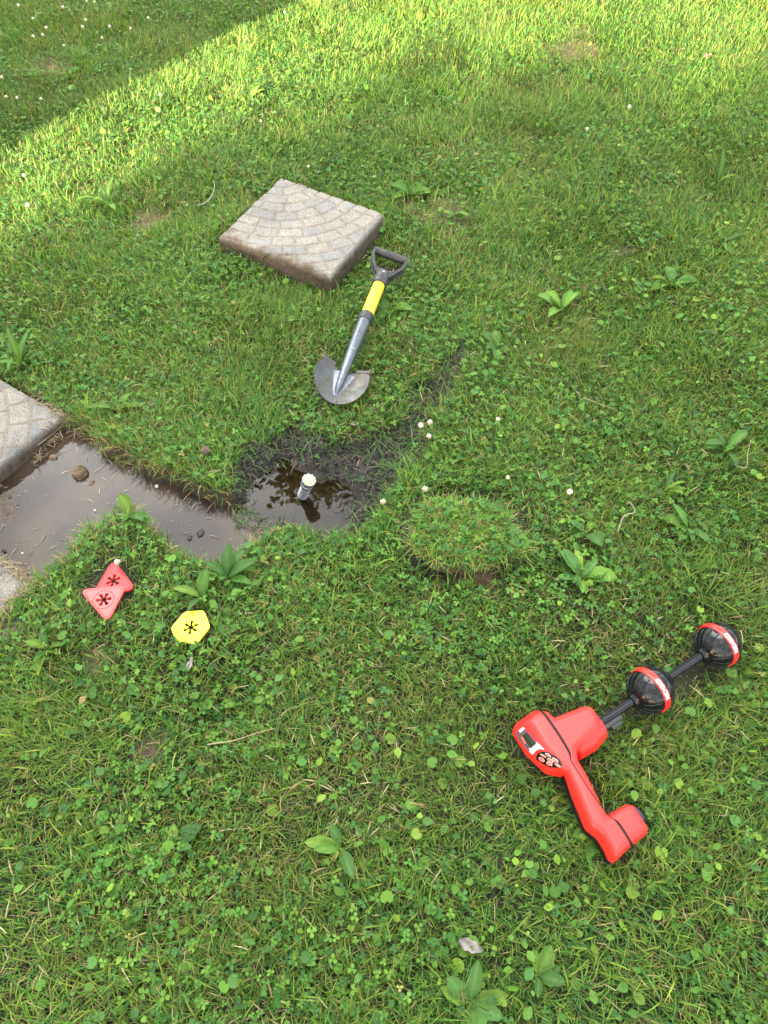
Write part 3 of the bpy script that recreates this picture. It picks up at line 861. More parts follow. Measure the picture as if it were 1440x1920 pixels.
# ------------------------------------------------------------------ materials of the tools
def worn(name, base, dust, rough, amt=.5, metal=0., scale=30, spec=.5, bump=.0003):
    m, n, o = mat(name); b = pbsdf(n, base, rough, spec, metal)
    x = nnoise(n, scale, 9, .7)
    r = nramp(n, x.outputs['Fac'], [(.35, base), (.5, tuple(b0 * (1 - amt) + d * amt for b0, d in zip(base, dust))), (.72, dust)])
    n.links.new(r.outputs[0], b.inputs['Base Color'])
    y = nnoise(n, scale * 2.3, 5)
    mr = n.nodes.new("ShaderNodeMapRange"); mr.inputs[1].default_value = .3; mr.inputs[2].default_value = .7
    mr.inputs[3].default_value = rough - .1; mr.inputs[4].default_value = min(1, rough + .25)
    n.links.new(y.outputs['Fac'], mr.inputs[0]); n.links.new(mr.outputs[0], b.inputs['Roughness'])
    nbump(n, y.outputs['Fac'], 1, bump, b)
    n.links.new(b.outputs[0], o.inputs[0]); return m
M_RED = simple("red_plastic", (.76, .026, .022), .34, .36, var=.04, vscale=12, rvar=.06, bump=.00004, bscale=900)
M_BLACK = simple("black_plastic", (.006, .007, .009), .12, .35, rvar=.06)
M_RUB = simple("black_rubber", (.007, .006, .007), .5, .2)
M_MAST = simple("mast_black", (.006, .007, .010), .16, .35, rvar=.05)
M_BANDR = simple("band_red", (.75, .025, .02), .3, .5)
M_WHITE = simple("white_print", (.85, .84, .82), .4)
M_SILV = simple("silver_sticker", (.55, .60, .68), .3, .5, metal=.3)
M_SCREEN = simple("screen", (.020, .026, .014), .12, .6)
M_PANEL = simple("panel", (.10, .055, .075), .3)
M_BTN = simple("button", (.62, .13, .11), .5)
M_YEL = worn("yellow_fibreglass", (.80, .60, .012), (.74, .56, .06), .30, .4, scale=18, bump=.0001)
M_GRIP = worn("dusty_black_grip", (.010, .012, .016), (.055, .052, .047), .40, .35, scale=55)
M_STEEL = worn("shovel_steel", (.10, .118, .15), (.15, .16, .17), .30, .4, metal=.75, scale=38, spec=.5)
M_BLADE = worn("shovel_blade", (.088, .098, .105), (.065, .052, .038), .36, .5, metal=.55, scale=17, spec=.5)
M_RIVET = simple("rivet", (.6, .6, .6), .3, .5, metal=.8)
M_MARK_R = simple("marker_red", (.66, .012, .014), .4, .4, var=.05)
M_MARK_P = simple("marker_faded", (.76, .040, .036), .35, .5, var=.06)
M_MARK_Y = simple("marker_yellow", (.86, .76, .015), .38, .4, var=.03)

# ------------------------------------------------------------------ shovel
ROLL = 13
TIP = Vector(G(624, 752, .045)); END = Vector(G(731, 487, .060))
ax = (END - TIP); SL = ax.length; axn = ax.normalized()
lat = Vector((0, 0, 1)).cross(axn).normalized() * -1      # to the right when looking from tip to grip
upv = axn.cross(lat) * -1
if upv.z < 0: upv = -upv
roll = Matrix.Rotation(R(ROLL), 3, axn); lat = roll @ lat; upv = roll @ upv
SK = SL / .70
shv = empty("shovel", (TIP.x + .3 * axn.x, TIP.y + .3 * axn.y, .0), "short round point shovel with yellow shaft and black D grip lying below the lifted slab", "shovel")
def SP(s, w_, h): return TIP + axn * (s * SK) + lat * (w_ * SK) + upv * (h * SK)
# blade: dished plate
bm = bmesh.new()
def halfw(s):
    pts = [(0, .006), (.003, .024), (.009, .042), (.020, .060), (.036, .074), (.056, .084), (.080, .0885), (.105, .087), (.150, .079)]
    for (a, b), (c, d) in zip(pts, pts[1:]):
        if s <= c: return (b + (d - b) * (s - a) / (c - a)) * .95
    return .0817
def dish(s, w_):
    e = abs(w_) / .093
    z = -.012 + .036 * e ** 2.0 + .010 * (s / .2) + .02 * max(0, .05 - s)
    fr = math.exp(-(w_ / (.008 + .10 * max(0, s - .055))) ** 2) if s > .05 else 0
    return z
ns, nw_ = 34, 24
top = [[None] * (nw_ + 1) for _ in range(ns + 1)]
for i in range(ns + 1):
    t = i / ns
    for j in range(nw_ + 1):
        v = -1 + 2 * j / nw_
        send = .135 - .004 * (1 - abs(v)) - .010 * max(0, (abs(v) - .8) / .2) ** 2
        s = send * t ** 1.35
        w_ = halfw(s) * v
        top[i][j] = bm.verts.new(SP(s, w_, dish(s, w_)))
for i in range(ns):
    for j in range(nw_): bm.faces.new((top[i][j], top[i][j + 1], top[i + 1][j + 1], top[i + 1][j]))
bmesh.ops.remove_doubles(bm, verts=bm.verts, dist=1e-6)
bmesh.ops.recalc_face_normals(bm, faces=bm.faces)
bmesh.ops.solidify(bm, geom=bm.faces[:], thickness=.0018)
blade_me = bm_mesh(bm, "blade"); sharp(blade_me, 50)
blade = link("blade", blade_me, M_BLADE, shv)
for sgn in (-1, 1):
    bm = bmesh.new()
    prof = []
    rows = []
    for k in range(9):
        w_ = sgn * (.030 + (.0775 - .030) * k / 8)
        s0 = .135 - .004 * (1 - abs(w_) / .086)
        z0 = dish(s0, w_)
        row = [SP(s0 - .001, w_, z0 + .0005), SP(s0 + .008, w_, z0 + .004), SP(s0 + .018, w_, z0 + .003), SP(s0 + .022, w_, z0 - .006), SP(s0 + .014, w_, z0 - .009)]
        rows.append([bm.verts.new(p) for p in row])
    for a_, b_ in zip(rows, rows[1:]):
        for k in range(4): bm.faces.new((a_[k], a_[k + 1], b_[k + 1], b_[k]))
    bmesh.ops.recalc_face_normals(bm, faces=bm.faces)
    bmesh.ops.solidify(bm, geom=bm.faces[:], thickness=.0016)
    link("footrest", bm_mesh(bm, "footrest"), M_BLADE, blade)
# socket: tapered tube rising out of the blade
bm = bmesh.new()
pts = []; rad = []
for s, h, r in [(.034, -.010, .002), (.044, -.007, .0055), (.062, -.003, .0090), (.090, .003, .0112), (.125, .010, .0126), (.180, .0165, .0145), (.24, .019, .0165),
                (.30, .019, .0180), (.352, .019, .0190)]:
    pts.append(SP(s, 0, h)); rad.append(r * SK * 1.12)
pp = smooth_path([tuple(p) for p in pts], 4); rr = np.interp(np.linspace(0, 1, len(pp)), np.linspace(0, 1, len(rad)), rad)
tube(bm, [Vector(p) for p in pp], list(rr), 22)
link("socket", bm_mesh(bm, "socket"), M_STEEL, shv)
# frog: the flare where socket and blade meet
bm = bmesh.new(); rows = []
for i in range(14):
    t = i / 13; s = .030 + .090 * t
    row = []
    for j in range(13):
        v = -1 + 2 * j / 12
        wid = .010 + .028 * t
        w_ = wid * v
        hh = dish(s, w_) + .0015 + (.007 + .012 * t) * math.exp(-(v / .5) ** 2) * min(1, t * 4) * (1 - .3 * t)
        row.append(bm.verts.new(SP(s, w_, hh)))
    rows.append(row)
for a_, b_ in zip(rows, rows[1:]):
    for k in range(12): bm.faces.new((a_[k], a_[k + 1], b_[k + 1], b_[k]))
link("frog", bm_mesh(bm, "frog"), M_STEEL, shv)
# collar
bm = bmesh.new()
lathe(bm, SP(.340, 0, .019), SP(.375, 0, .019), [(0, .0195), (.002, .0222), (.010, .0225), (.012, .0212), (.014, .0226), (.030, .0226), (.033, .0205)], 28)
link("collar", sharp(bm_mesh(bm, "collar"), 50), M_GRIP, shv)
bm = bmesh.new()
lathe(bm, SP(.360, 0, .019), SP(.540, 0, .020), [(0, .0188), (.172 * SK, .0188)], 28)
shaft = link("shaft", sharp(bm_mesh(bm, "shaft"), 50), M_YEL, shv)
# neck + D grip
bm = bmesh.new()
lathe(bm, SP(.527, 0, .020), SP(.60, 0, .021), [(0, .0215), (.002, .0235), (.022, .0238), (.045, .0225), (.060, .020), (.068, .010)], 28)
NECK = .560
def arm(sg):
    c = [(.560, .012, .021), (.578, .022, .021), (.597, .034, .0215), (.612, .041, .022), (.628, .050, .0225), (.648, .0565, .023), (.672, .0585, .0235), (.694, .0585, .024)]
    P = smooth_path([tuple(SP(s, sg * a_, h)) for s, a_, h in c], 4)
    rings = []
    for i, p in enumerate(P):
        d = Vector(P[min(i + 1, len(P) - 1)]) - Vector(P[max(i - 1, 0)]); d.normalize()
        sd_ = d.cross(upv).normalized(); p = Vector(p)
        hw = .0042 * SK; hh = .0125 * SK
        prof = [(-1, -1), (-1, -.75), (-.35, -.7), (-.35, .7), (-1, .75), (-1, 1), (1, 1), (1, .75), (.35, .7), (.35, -.7), (1, -.75), (1, -1)]
        rings.append([bm.verts.new(p + sd_ * (hw * a_ * 1.25) + upv * (hh * b_)) for a_, b_ in prof])
    m_ = len(rings[0])
    for A, B in zip(rings, rings[1:]):
        for i in range(m_): bm.faces.new((A[i], A[(i + 1) % m_], B[(i + 1) % m_], B[i]))
    bm.faces.new(rings[0][::-1]); bm.faces.new(rings[-1])
for sg in (-1, 1): arm(sg)
# web between the arms at the neck
web = [SP(.575, -.020, .021), SP(.606, -.030, .022), SP(.598, 0, .022), SP(.606, .030, .022), SP(.575, .020, .021)]
vt = [bm.verts.new(p + upv * .010) for p in web]; vb = [bm.verts.new(p - upv * .010) for p in web]
bm.faces.new(vt); bm.faces.new(vb[::-1])
for i in range(5): bm.faces.new((vt[i], vb[i], vb[(i + 1) % 5], vt[(i + 1) % 5]))
# grip bar
P0, P1 = SP(.690, -.062, .024), SP(.690, .062, .024)
tube(bm, [P0, P0.lerp(P1, .08), P0.lerp(P1, .3), P0.lerp(P1, .5), P0.lerp(P1, .7), P0.lerp(P1, .92), P1], [.0115, .0125, .0135, .014, .0135, .0125, .0115], 18, True, 1.0)
grip = link("grip", sharp(bm_mesh(bm, "grip"), 40), M_GRIP, shv)
bm = bmesh.new()
lathe(bm, SP(.575, 0, .040), SP(.575, 0, .052), [(0, .0052), (.003, .0050), (.0052, .003), (.006, .0005)], 14)
link("rivet", bm_mesh(bm, "rivet"), M_RIVET, grip)

def text_mesh(s, size, bold=0.0):
    cu = bpy.data.curves.new("t", 'FONT'); cu.body = s; cu.size = size; cu.align_x = 'CENTER'; cu.align_y = 'CENTER'
    cu.offset = bold; cu.resolution_u = 3
    ob = bpy.data.objects.new("t", cu); COL.objects.link(ob)
    dg = bpy.context.evaluated_depsgraph_get()
    me = bpy.data.meshes.new_from_object(ob.evaluated_get(dg))
    bpy.data.objects.remove(ob); bpy.data.curves.remove(cu)
    bm = bmesh.new(); bm.from_mesh(me); bpy.data.meshes.remove(me)
    bmesh.ops.triangulate(bm, faces=bm.faces); 
    long = [e for e in bm.edges if e.calc_length() > size * .25]
    if long: bmesh.ops.subdivide_edges(bm, edges=long, cuts=2)
    bmesh.ops.triangulate(bm, faces=bm.faces)
    return bm
# printed oval logo with lettering on the shaft
def on_shaft(u, v, off=.0004):
    """u along the shaft (m from its middle, towards the grip), v round it"""
    s_ = .452 + u / SK; r_ = .0188 + off; a_ = v / r_
    c = SP(s_, 0, .019)
    return c + (upv * math.cos(a_) + lat * math.sin(a_)) * r_
bm = text_mesh("STRUCTO", .0085, .0002)
for v in bm.verts: v.co = on_shaft(v.co.x - .004, -v.co.y - .003, .0004)
M_PRINT = simple("dark_print", (.16, .12, .04), .5)
link("lettering", bm_mesh(bm, "lettering", False), M_PRINT, shaft)
bm = bmesh.new()
for (cu_, cv_, r0) in [(.012, .0075, .0016), (.004, .0080, .0020), (.008, .0105, .0013), (-.001, .0105, .0010)]:
    vs = [bm.verts.new(on_shaft(cu_ - .008 + r0 * math.cos(t), cv_ + r0 * .8 * math.sin(t), .0005)) for t in np.linspace(0, 6.28, 9)[:-1]]
    bm.faces.new(vs)
for sgn in (0,):
    ring = [(.030 * math.cos(t) - .004, .0075 * math.sin(t) - .003) for t in np.linspace(0, 6.283, 41)[:-1]]
    a_ = [bm.verts.new(on_shaft(x_, y_, .0004)) for x_, y_ in ring]; b_ = [bm.verts.new(on_shaft(x_ * .975, y_ * .93 - .0002, .0004)) for x_, y_ in ring]
    for i in range(40): bm.faces.new((a_[i], a_[(i + 1) % 40], b_[(i + 1) % 40], b_[i]))
link("emblem", bm_mesh(bm, "emblem", False), M_PRINT, shaft)

# ------------------------------------------------------------------ pipe locator
ZT = .100
HB = [(988, 1350), (1002, 1335), (1012, 1329), (1028, 1329), (1041, 1341), (1097, 1319), (1112, 1321), (1127, 1342), (1128, 1366), (1086, 1404), (1088, 1424), (1099, 1441), (1141, 1525),
      (1178, 1504), (1192, 1506), (1220, 1550), (1219, 1559), (1186, 1585), (1160, 1611), (1150, 1606), (1143, 1588), (1128, 1564), (1106, 1547), (1080, 1485), (1062, 1447), (1052, 1438), (1020, 1404)]
hb = GP(HB, ZT)
def inset(poly, d):
    """move each polygon vertex inwards by about d (poly may run either way)"""
    n_ = len(poly); area = sum(poly[i][0] * poly[(i + 1) % n_][1] - poly[(i + 1) % n_][0] * poly[i][1] for i in range(n_))
    sg = 1 if area > 0 else -1; out = []
    for i in range(n_):
        a_, b_, c_ = poly[i - 1], poly[i], poly[(i + 1) % n_]
        e1 = (b_ - a_) / (np.linalg.norm(b_ - a_) + 1e-9); e2 = (c_ - b_) / (np.linalg.norm(c_ - b_) + 1e-9)
        n1_ = np.array([-e1[1], e1[0]]) * sg; n2_ = np.array([-e2[1], e2[0]]) * sg
        m_ = n1_ + n2_; l_ = np.linalg.norm(m_)
        m_ = n1_ if l_ < .3 else m_ / l_
        out.append(b_ + m_ * d / max(.6, float(m_ @ n1_)))
    return np.array(out)
bm = bmesh.new()
MIDZ = .060
hm_ = hb.copy()          # outline at mid height: the display and keypad side slopes outwards
for i_, p_ in ((0, (962, 1369)), (1, (967, 1356)), (2, (1000, 1333)), (26, (988, 1411)), (25, (1026, 1447)), (24, (1057, 1453))): hm_[i_] = GP([p_], MIDZ)[0]
lev = [(.024, .012), (.032, .004), (.042, .0), (.060, .0), (.078, -.0005), (.090, .0015), (.0965, .005), (.0995, .011)]
rings = []
for z_, d_ in lev:
    f_ = min(1, max(0, (z_ - MIDZ) / (ZT - .004 - MIDZ)))
    q = inset(hm_ * (1 - f_) + hb * f_, d_); rings.append([bm.verts.new((p[0], p[1], z_)) for p in q])
nn_ = len(hb)
for A, B in zip(rings, rings[1:]):
    for i in range(nn_): bm.faces.new((A[i], A[(i + 1) % nn_], B[(i + 1) % nn_], B[i]))
bm.faces.new(rings[0][::-1]); bm.faces.new(rings[-1])
MZ = .060
B1 = Vector(G(1219, 1293, MZ)); B2 = Vector(G(1345, 1209, MZ)); B1.z = B2.z = MZ
mdir = (B2 - B1).normalized()
HC = Vector(G(1070, 1372, MZ)); HC = B1 - mdir * ((B1 - HC).dot(mdir))
endp = B1 - mdir * ((B1 - Vector(G(1127, 1352, .08))).dot(mdir))
lathe(bm, HC - mdir * .02, endp, [(0, .036), (.04, .038), ((endp - HC).length + .018, .0295)], 28)
body_me = bm_mesh(bm, "housing_raw")
tmp = bpy.data.objects.new("tmp", body_me); COL.objects.link(tmp)
md = tmp.modifiers.new("r", 'REMESH'); md.mode = 'VOXEL'; md.voxel_size = .0024; md.use_smooth_shade = True
ms = tmp.modifiers.new("s", 'SMOOTH'); ms.factor = .5; ms.iterations = 7
dg = bpy.context.evaluated_depsgraph_get()
body_me = bpy.data.meshes.new_from_object(tmp.evaluated_get(dg)); body_me.name = "housing"
bpy.data.objects.remove(tmp)
BV = arr_to_bvh(body_me)
loc = empty("pipe_locator", (HC.x, HC.y, 0), "red handheld pipe locator with black mast and two black antenna balls lying in the grass", "pipe locator")
housing = link("housing", body_me, M_RED, loc)
def drop(px, py, off=.0006):
    o_ = Vector((0, 0, CAM_H)); d_ = Vector(ray(px, py))
    h_ = BV.ray_cast(o_, d_)
    if h_[0] is None:
        h_ = BV.find_nearest(Vector(G(px, py, .08)))
    return h_[0] + h_[1] * off, h_[1]
def patch(name, poly, off, material, parent, cuts=2, shift=None):
    """a thin skin following the housing surface"""
    bm = bmesh.new()
    vs = [bm.verts.new((a_, b_, 0)) for a_, b_ in poly]; bm.faces.new(vs)
    bmesh.ops.triangulate(bm, faces=bm.faces)
    for _ in range(cuts): bmesh.ops.subdivide_edges(bm, edges=bm.edges[:], cuts=1, use_grid_fill=True)
    bmesh.ops.triangulate(bm, faces=bm.faces)
    for v in bm.verts:
        p, nn = drop(v.co.x, v.co.y, off); v.co = p
    return link(name, bm_mesh(bm, name), material, parent)
def crop5(pts): return [(940 + a_ * 220 / 1440, 1300 + b_ * 180 / 1178) for a_, b_ in pts]
display = patch("display_panel", crop5([(180, 490), (268, 405), (430, 590), (530, 690), (440, 690), (385, 750), (340, 720), (290, 660), (210, 560)]), .0006, M_PANEL, housing, 3)
patch("screen", crop5([(262, 520), (320, 480), (425, 620), (360, 668)]), .0013, M_SCREEN, display, 2)
patch("silver_trim", crop5([(345, 668), (368, 672), (430, 622), (432, 592), (490, 640), (532, 690), (470, 680), (425, 705), (388, 750), (350, 715)]), .0012, M_SILV, display, 2)
patch("badge", crop5([(215, 458), (268, 415), (292, 432), (240, 480)]), .0013, M_WHITE, display, 1)
patch("side_label", crop5([(243, 535), (265, 530), (312, 612), (290, 615)]), .0013, M_BTN, display, 1)
keypad = patch("keypad", crop5([(425, 790), (450, 735), (500, 712), (560, 715), (640, 750), (715, 805), (745, 862), (748, 915), (690, 915), (590, 905), (520, 870), (430, 812)]), .0006, M_BLACK, housing, 3)
def ell(cx, cy, a_, b_, rot, n_=14, sup=1.0):
    c_, s_ = math.cos(rot), math.sin(rot)
    return [(cx + a_ * math.cos(t) * c_ - b_ * math.sin(t) * s_, cy + a_ * math.cos(t) * s_ + b_ * math.sin(t) * c_) for t in np.linspace(0, 6.283, n_ + 1)[:-1]]
for (cx, cy, a_, b_, rt) in [(516, 762, 44, 15, .55), (577, 755, 44, 17, .6), (497, 808, 44, 24, .6), (604, 820, 50, 22, .6), (662, 818, 48, 20, .62), (593, 861, 44, 24, .5), (692, 880, 44, 17, .62)]:
    bo = patch("button", crop5(ell(cx, cy, a_ - 3, b_ - 2, rt)), .0014, M_WHITE, keypad, 1)
    patch("button_face", crop5(ell(cx, cy, a_ - 6, b_ - 4.5, rt)), .0020, M_BTN, bo, 1)
# badge lettering
bm = text_mesh("LOCATE", 3.2, .02)
for v in bm.verts:
    ang_ = math.atan2(-43, 53); px_ = 255 + (v.co.x * math.cos(ang_) + v.co.y * math.sin(ang_)) * 5.0; py_ = 447 + (v.co.x * math.sin(ang_) - v.co.y * math.cos(ang_)) * 5.0
    (qx, qy), = crop5([(px_, py_)]); p, nn = drop(qx, qy, .0018); v.co = p
link("badge_lettering", bm_mesh(bm, "badge_lettering", False), M_BLACK, display)
# black seam gasket
seam = [(1004, 1330), (1012, 1331), (1020, 1338), (1034, 1357), (1052, 1384), (1065, 1406), (1069, 1416), (1071, 1426), (1086, 1451), (1103, 1478), (1130, 1515), (1146, 1532), (1158, 1542), (1172, 1562), (1183, 1581), (1186, 1590)]
sp_ = smooth_path([np.array(p) for p in seam], 7)
bm = bmesh.new(); prev = None
for i, p in enumerate(sp_):
    d_ = sp_[min(i + 1, len(sp_) - 1)] - sp_[max(i - 1, 0)]; d_ = d_ / (np.linalg.norm(d_) + 1e-9); nn2 = np.array([-d_[1], d_[0]])
    f_ = i / len(sp_); wpx = 2.7 if (f_ < .40 or f_ > .80) else 1.1
    if .36 < f_ < .44: wpx = 1.1 + 1.6 * (1 - (f_ - .36) / .08)
    if .74 < f_ < .80: wpx = 1.1 + 1.6 * (f_ - .74) / .06
    row = []
    for t in (-1, -.33, .33, 1):
        q = p + nn2 * wpx * t
        if len(row) and False: pass
        c_, nrm = drop(q[0], q[1], .0002 if abs(t) == 1 else .0011); row.append(bm.verts.new(c_))
    if prev:
        for k in range(3): bm.faces.new((prev[k], prev[k + 1], row[k + 1], row[k]))
    prev = row
link("seam_gasket", bm_mesh(bm, "seam_gasket"), M_RUB, housing)
# rubber strip and vent behind the handle and foot
strip = [(1058, 1449), (1076, 1487), (1101, 1549), (1110, 1560), (1124, 1570), (1137, 1592), (1146, 1612), (1152, 1618)]
sp2 = smooth_path([np.array(p) for p in strip], 5)
bm = bmesh.new(); prev = None
for p in sp2:
    f_ = np.clip((p[1] - 1450) / 160, 0, 1)
    row = []
    for zz_, o_ in ((.062, .0), (.060, .0016), (.050, .002), (.034, .001)):
        c_ = G(p[0] + 1.0, p[1], .088); pt = Vector((c_[0], c_[1], zz_))
        h_ = BV.find_nearest(pt)
        row.append(bm.verts.new(h_[0] + h_[1] * (o_ + .0004)))
    if prev:
        for k in range(3): bm.faces.new((prev[k], prev[k + 1], row[k + 1], row[k]))
    prev = row
link("grip_strip", bm_mesh(bm, "grip_strip"), M_RUB, housing)
# end knob of the foot
ke = Vector(G(1194, 1530, .064))
bm = bmesh.new()
lathe(bm, ke - mdir * .03, ke + mdir * .02, [(0, .016), (.026, .017), (.032, .017), (.036, .015), (.038, .010)], 26)
for k in range(12):
    a_ = k * math.pi / 6; x_, y_, z_ = frame_at(ke, ke + mdir)
    tube(bm, [ke + (x_ * math.cos(a_) + y_ * math.sin(a_)) * .0168 - mdir * .012, ke + (x_ * math.cos(a_) + y_ * math.sin(a_)) * .0168 + mdir * .001], .0018, 6)
M_NAVY = simple("dark_blue_cap", (.012, .020, .045), .35)
link("end_cap", sharp(bm_mesh(bm, "end_cap"), 45), M_NAVY, loc)
# mast with grooves
bm = bmesh.new()
x_, y_, z_ = frame_at(HC, B2)
def mast_ring(c, r_):
    out = []
    for k in range(48):
        a_ = 2 * math.pi * k / 48; g_ = r_ * (1 - (.10 if (k % 12) in (5, 6) else 0))
        out.append(bm.verts.new(c + (x_ * math.cos(a_) + y_ * math.sin(a_)) * g_))
    return out
A = mast_ring(HC, .0086); B = mast_ring(B2, .0086)
for k in range(48): bm.faces.new((A[k], A[(k + 1) % 48], B[(k + 1) % 48], B[k]))
mast = link("mast", sharp(bm_mesh(bm, "mast"), 30), M_MAST, loc)
# latch under the mast
bm = bmesh.new()
side = mdir.cross(Vector((0, 0, 1))).normalized()
if side.y > 0: side = -side
lp = endp + mdir * .004
box(bm, lp + mdir * .022 + side * .011 - Vector((0, 0, .006)), (.050, .010, .016), Matrix((mdir, side, Vector((0, 0, 1)))).transposed())
box(bm, lp + mdir * .026 + side * .021 - Vector((0, 0, .004)), (.026, .007, .012), Matrix((mdir, side, Vector((0, 0, 1)))).transposed())
bmesh.ops.bevel(bm, geom=bm.edges[:], offset=.0015, segments=2, affect='EDGES')
link("latch", bm_mesh(bm, "latch", False), M_MAST, loc)
# antenna balls
BR = .0465
def antenna(c):
    bm = bmesh.new()
    prof = [(-BR - .004, .0120), (-BR + .001, .0145)]
    for k in range(1, 24):
        a_ = math.pi * k / 24; r_ = BR * math.sin(a_); t_ = -BR * math.cos(a_)
        if r_ > .017: prof.append((t_, r_))
    prof += [(BR - .001, .0145), (BR + .004, .0120)]
    x_, y_, z_ = frame_at(c, c + mdir)
    lathe(bm, c, c + mdir, prof, 64)
    ball = link("antenna_ball", sharp(bm_mesh(bm, "antenna_ball"), 40), M_BLACK, loc)
    bm = bmesh.new()
    for k in range(16):
        a_ = 2 * math.pi * (k + .5) / 16; u_ = x_ * math.cos(a_) + y_ * math.sin(a_)
        for (k0, k1) in ((.46, 1.33), (1.81, 2.68)):
            P = [c + (u_ * math.sin(t) - mdir * math.cos(t)) * (BR + .0006) for t in np.linspace(k0, k1, 9)]
            tube(bm, P, .0011, 5)
    for lat_ in (.75, 1.05, 2.09, 2.39):
        P = [c + ((x_ * math.cos(t) + y_ * math.sin(t)) * math.sin(lat_) - mdir * math.cos(lat_)) * (BR + .0003) for t in np.linspace(0, 2 * math.pi, 49)]
        tube(bm, P, .0008, 5)
    link("ribs", bm_mesh(bm, "ribs"), M_BLACK, ball)
    bm = bmesh.new()
    bw = .0072
    lathe(bm, c - mdir * bw, c + mdir, [(0, BR - .002), (0.0002, BR + .0012), (.0015, BR + .0020), (2 * bw - .0015, BR + .0020), (2 * bw - .0002, BR + .0012), (2 * bw, BR - .002)], 96, False)
    link("band", sharp(bm_mesh(bm, "band"), 40), M_BANDR, ball)
    # lettering round the band
    toCam = (Vector((0, 0, CAM_H)) - c).normalized(); rad = (toCam - mdir * toCam.dot(mdir)).normalized()
    rd = (-mdir).cross(rad).normalized()           # reading direction at the middle
    rad2 = (rad - rd * .28).normalized(); rd2 = (-mdir).cross(rad2)
    bm = text_mesh("RIDGID", .0125, .0004)
    rr_ = BR + .0025
    for v in bm.verts:
        a_ = v.co.x * 1.12 / rr_
        v.co = c + (rad2 * math.cos(a_) + rd2 * math.sin(a_)) * rr_ - mdir * (v.co.y * .95)
    link("lettering", bm_mesh(bm, "lettering", False), M_WHITE, ball)
antenna(B1); antenna(B2)

# ------------------------------------------------------------------ flashlight standing in the pool
fb = Vector(G(567, 930, WATER_Z)); ft = Vector(G(580, 899, WATER_Z + .085))
fdir = (ft - fb).normalized()
fl = empty("flashlight", (fb.x, fb.y, WATER_Z - .02), "silver ribbed flashlight standing in the clear pool with its lens lit", "flashlight")
M_ALU = worn("ribbed_metal", (.30, .32, .35), (.22, .24, .27), .30, .3, metal=.75, scale=60)
bm = bmesh.new()
prof = [(-.030, .0125), (0, .0128)]
t = .002
while t < .058:
    prof += [(t, .0140), (t + .0022, .0140), (t + .0026, .0128), (t + .0042, .0128)]; t += .0045
prof += [(.058, .0145)]
lathe(bm, fb, fb + fdir, prof, 30)
link("barrel", sharp(bm_mesh(bm, "barrel"), 40), M_ALU, fl)
bm = bmesh.new()
lathe(bm, fb, fb + fdir, [(.057, .0145), (.060, .0165), (.068, .0170), (.069, .0158), (.071, .0158), (.072, .0172), (.084, .0175), (.087, .0175), (.087, .0150), (.0835, .0148)], 36, False)
for k in range(10):
    a_ = k * .628; X, Y, Z = frame_at(fb, fb + fdir)
    box(bm, fb + fdir * .0868 + (X * math.cos(a_) + Y * math.sin(a_)) * .0165, (.0035, .0035, .0035))
head = link("head", sharp(bm_mesh(bm, "head"), 40), M_ALU, fl)
m, n, o = mat("lit_lens"); e = n.nodes.new("ShaderNodeEmission"); e.inputs['Color'].default_value = (1, .99, .66, 1); e.inputs['Strength'].default_value = .135
n.links.new(e.outputs[0], o.inputs[0])
bm = bmesh.new()
lathe(bm, fb, fb + fdir, [(.084, .0138), (.0880, .0138), (.0910, .0118), (.0930, .007), (.0935, .001)], 30)
link("lens", bm_mesh(bm, "lens"), m, fl)
m, n, o = mat("lens_rim_glow"); e = n.nodes.new("ShaderNodeEmission"); e.inputs['Color'].default_value = (.85, 1, .28, 1); e.inputs['Strength'].default_value = .10
n.links.new(e.outputs[0], o.inputs[0])
bm = bmesh.new()
lathe(bm, fb, fb + fdir, [(.086, .0138), (.0882, .0150), (.0895, .0140), (.0900, .0126)], 30, False)
link("glowing_rim", bm_mesh(bm, "glowing_rim"), m, fl)

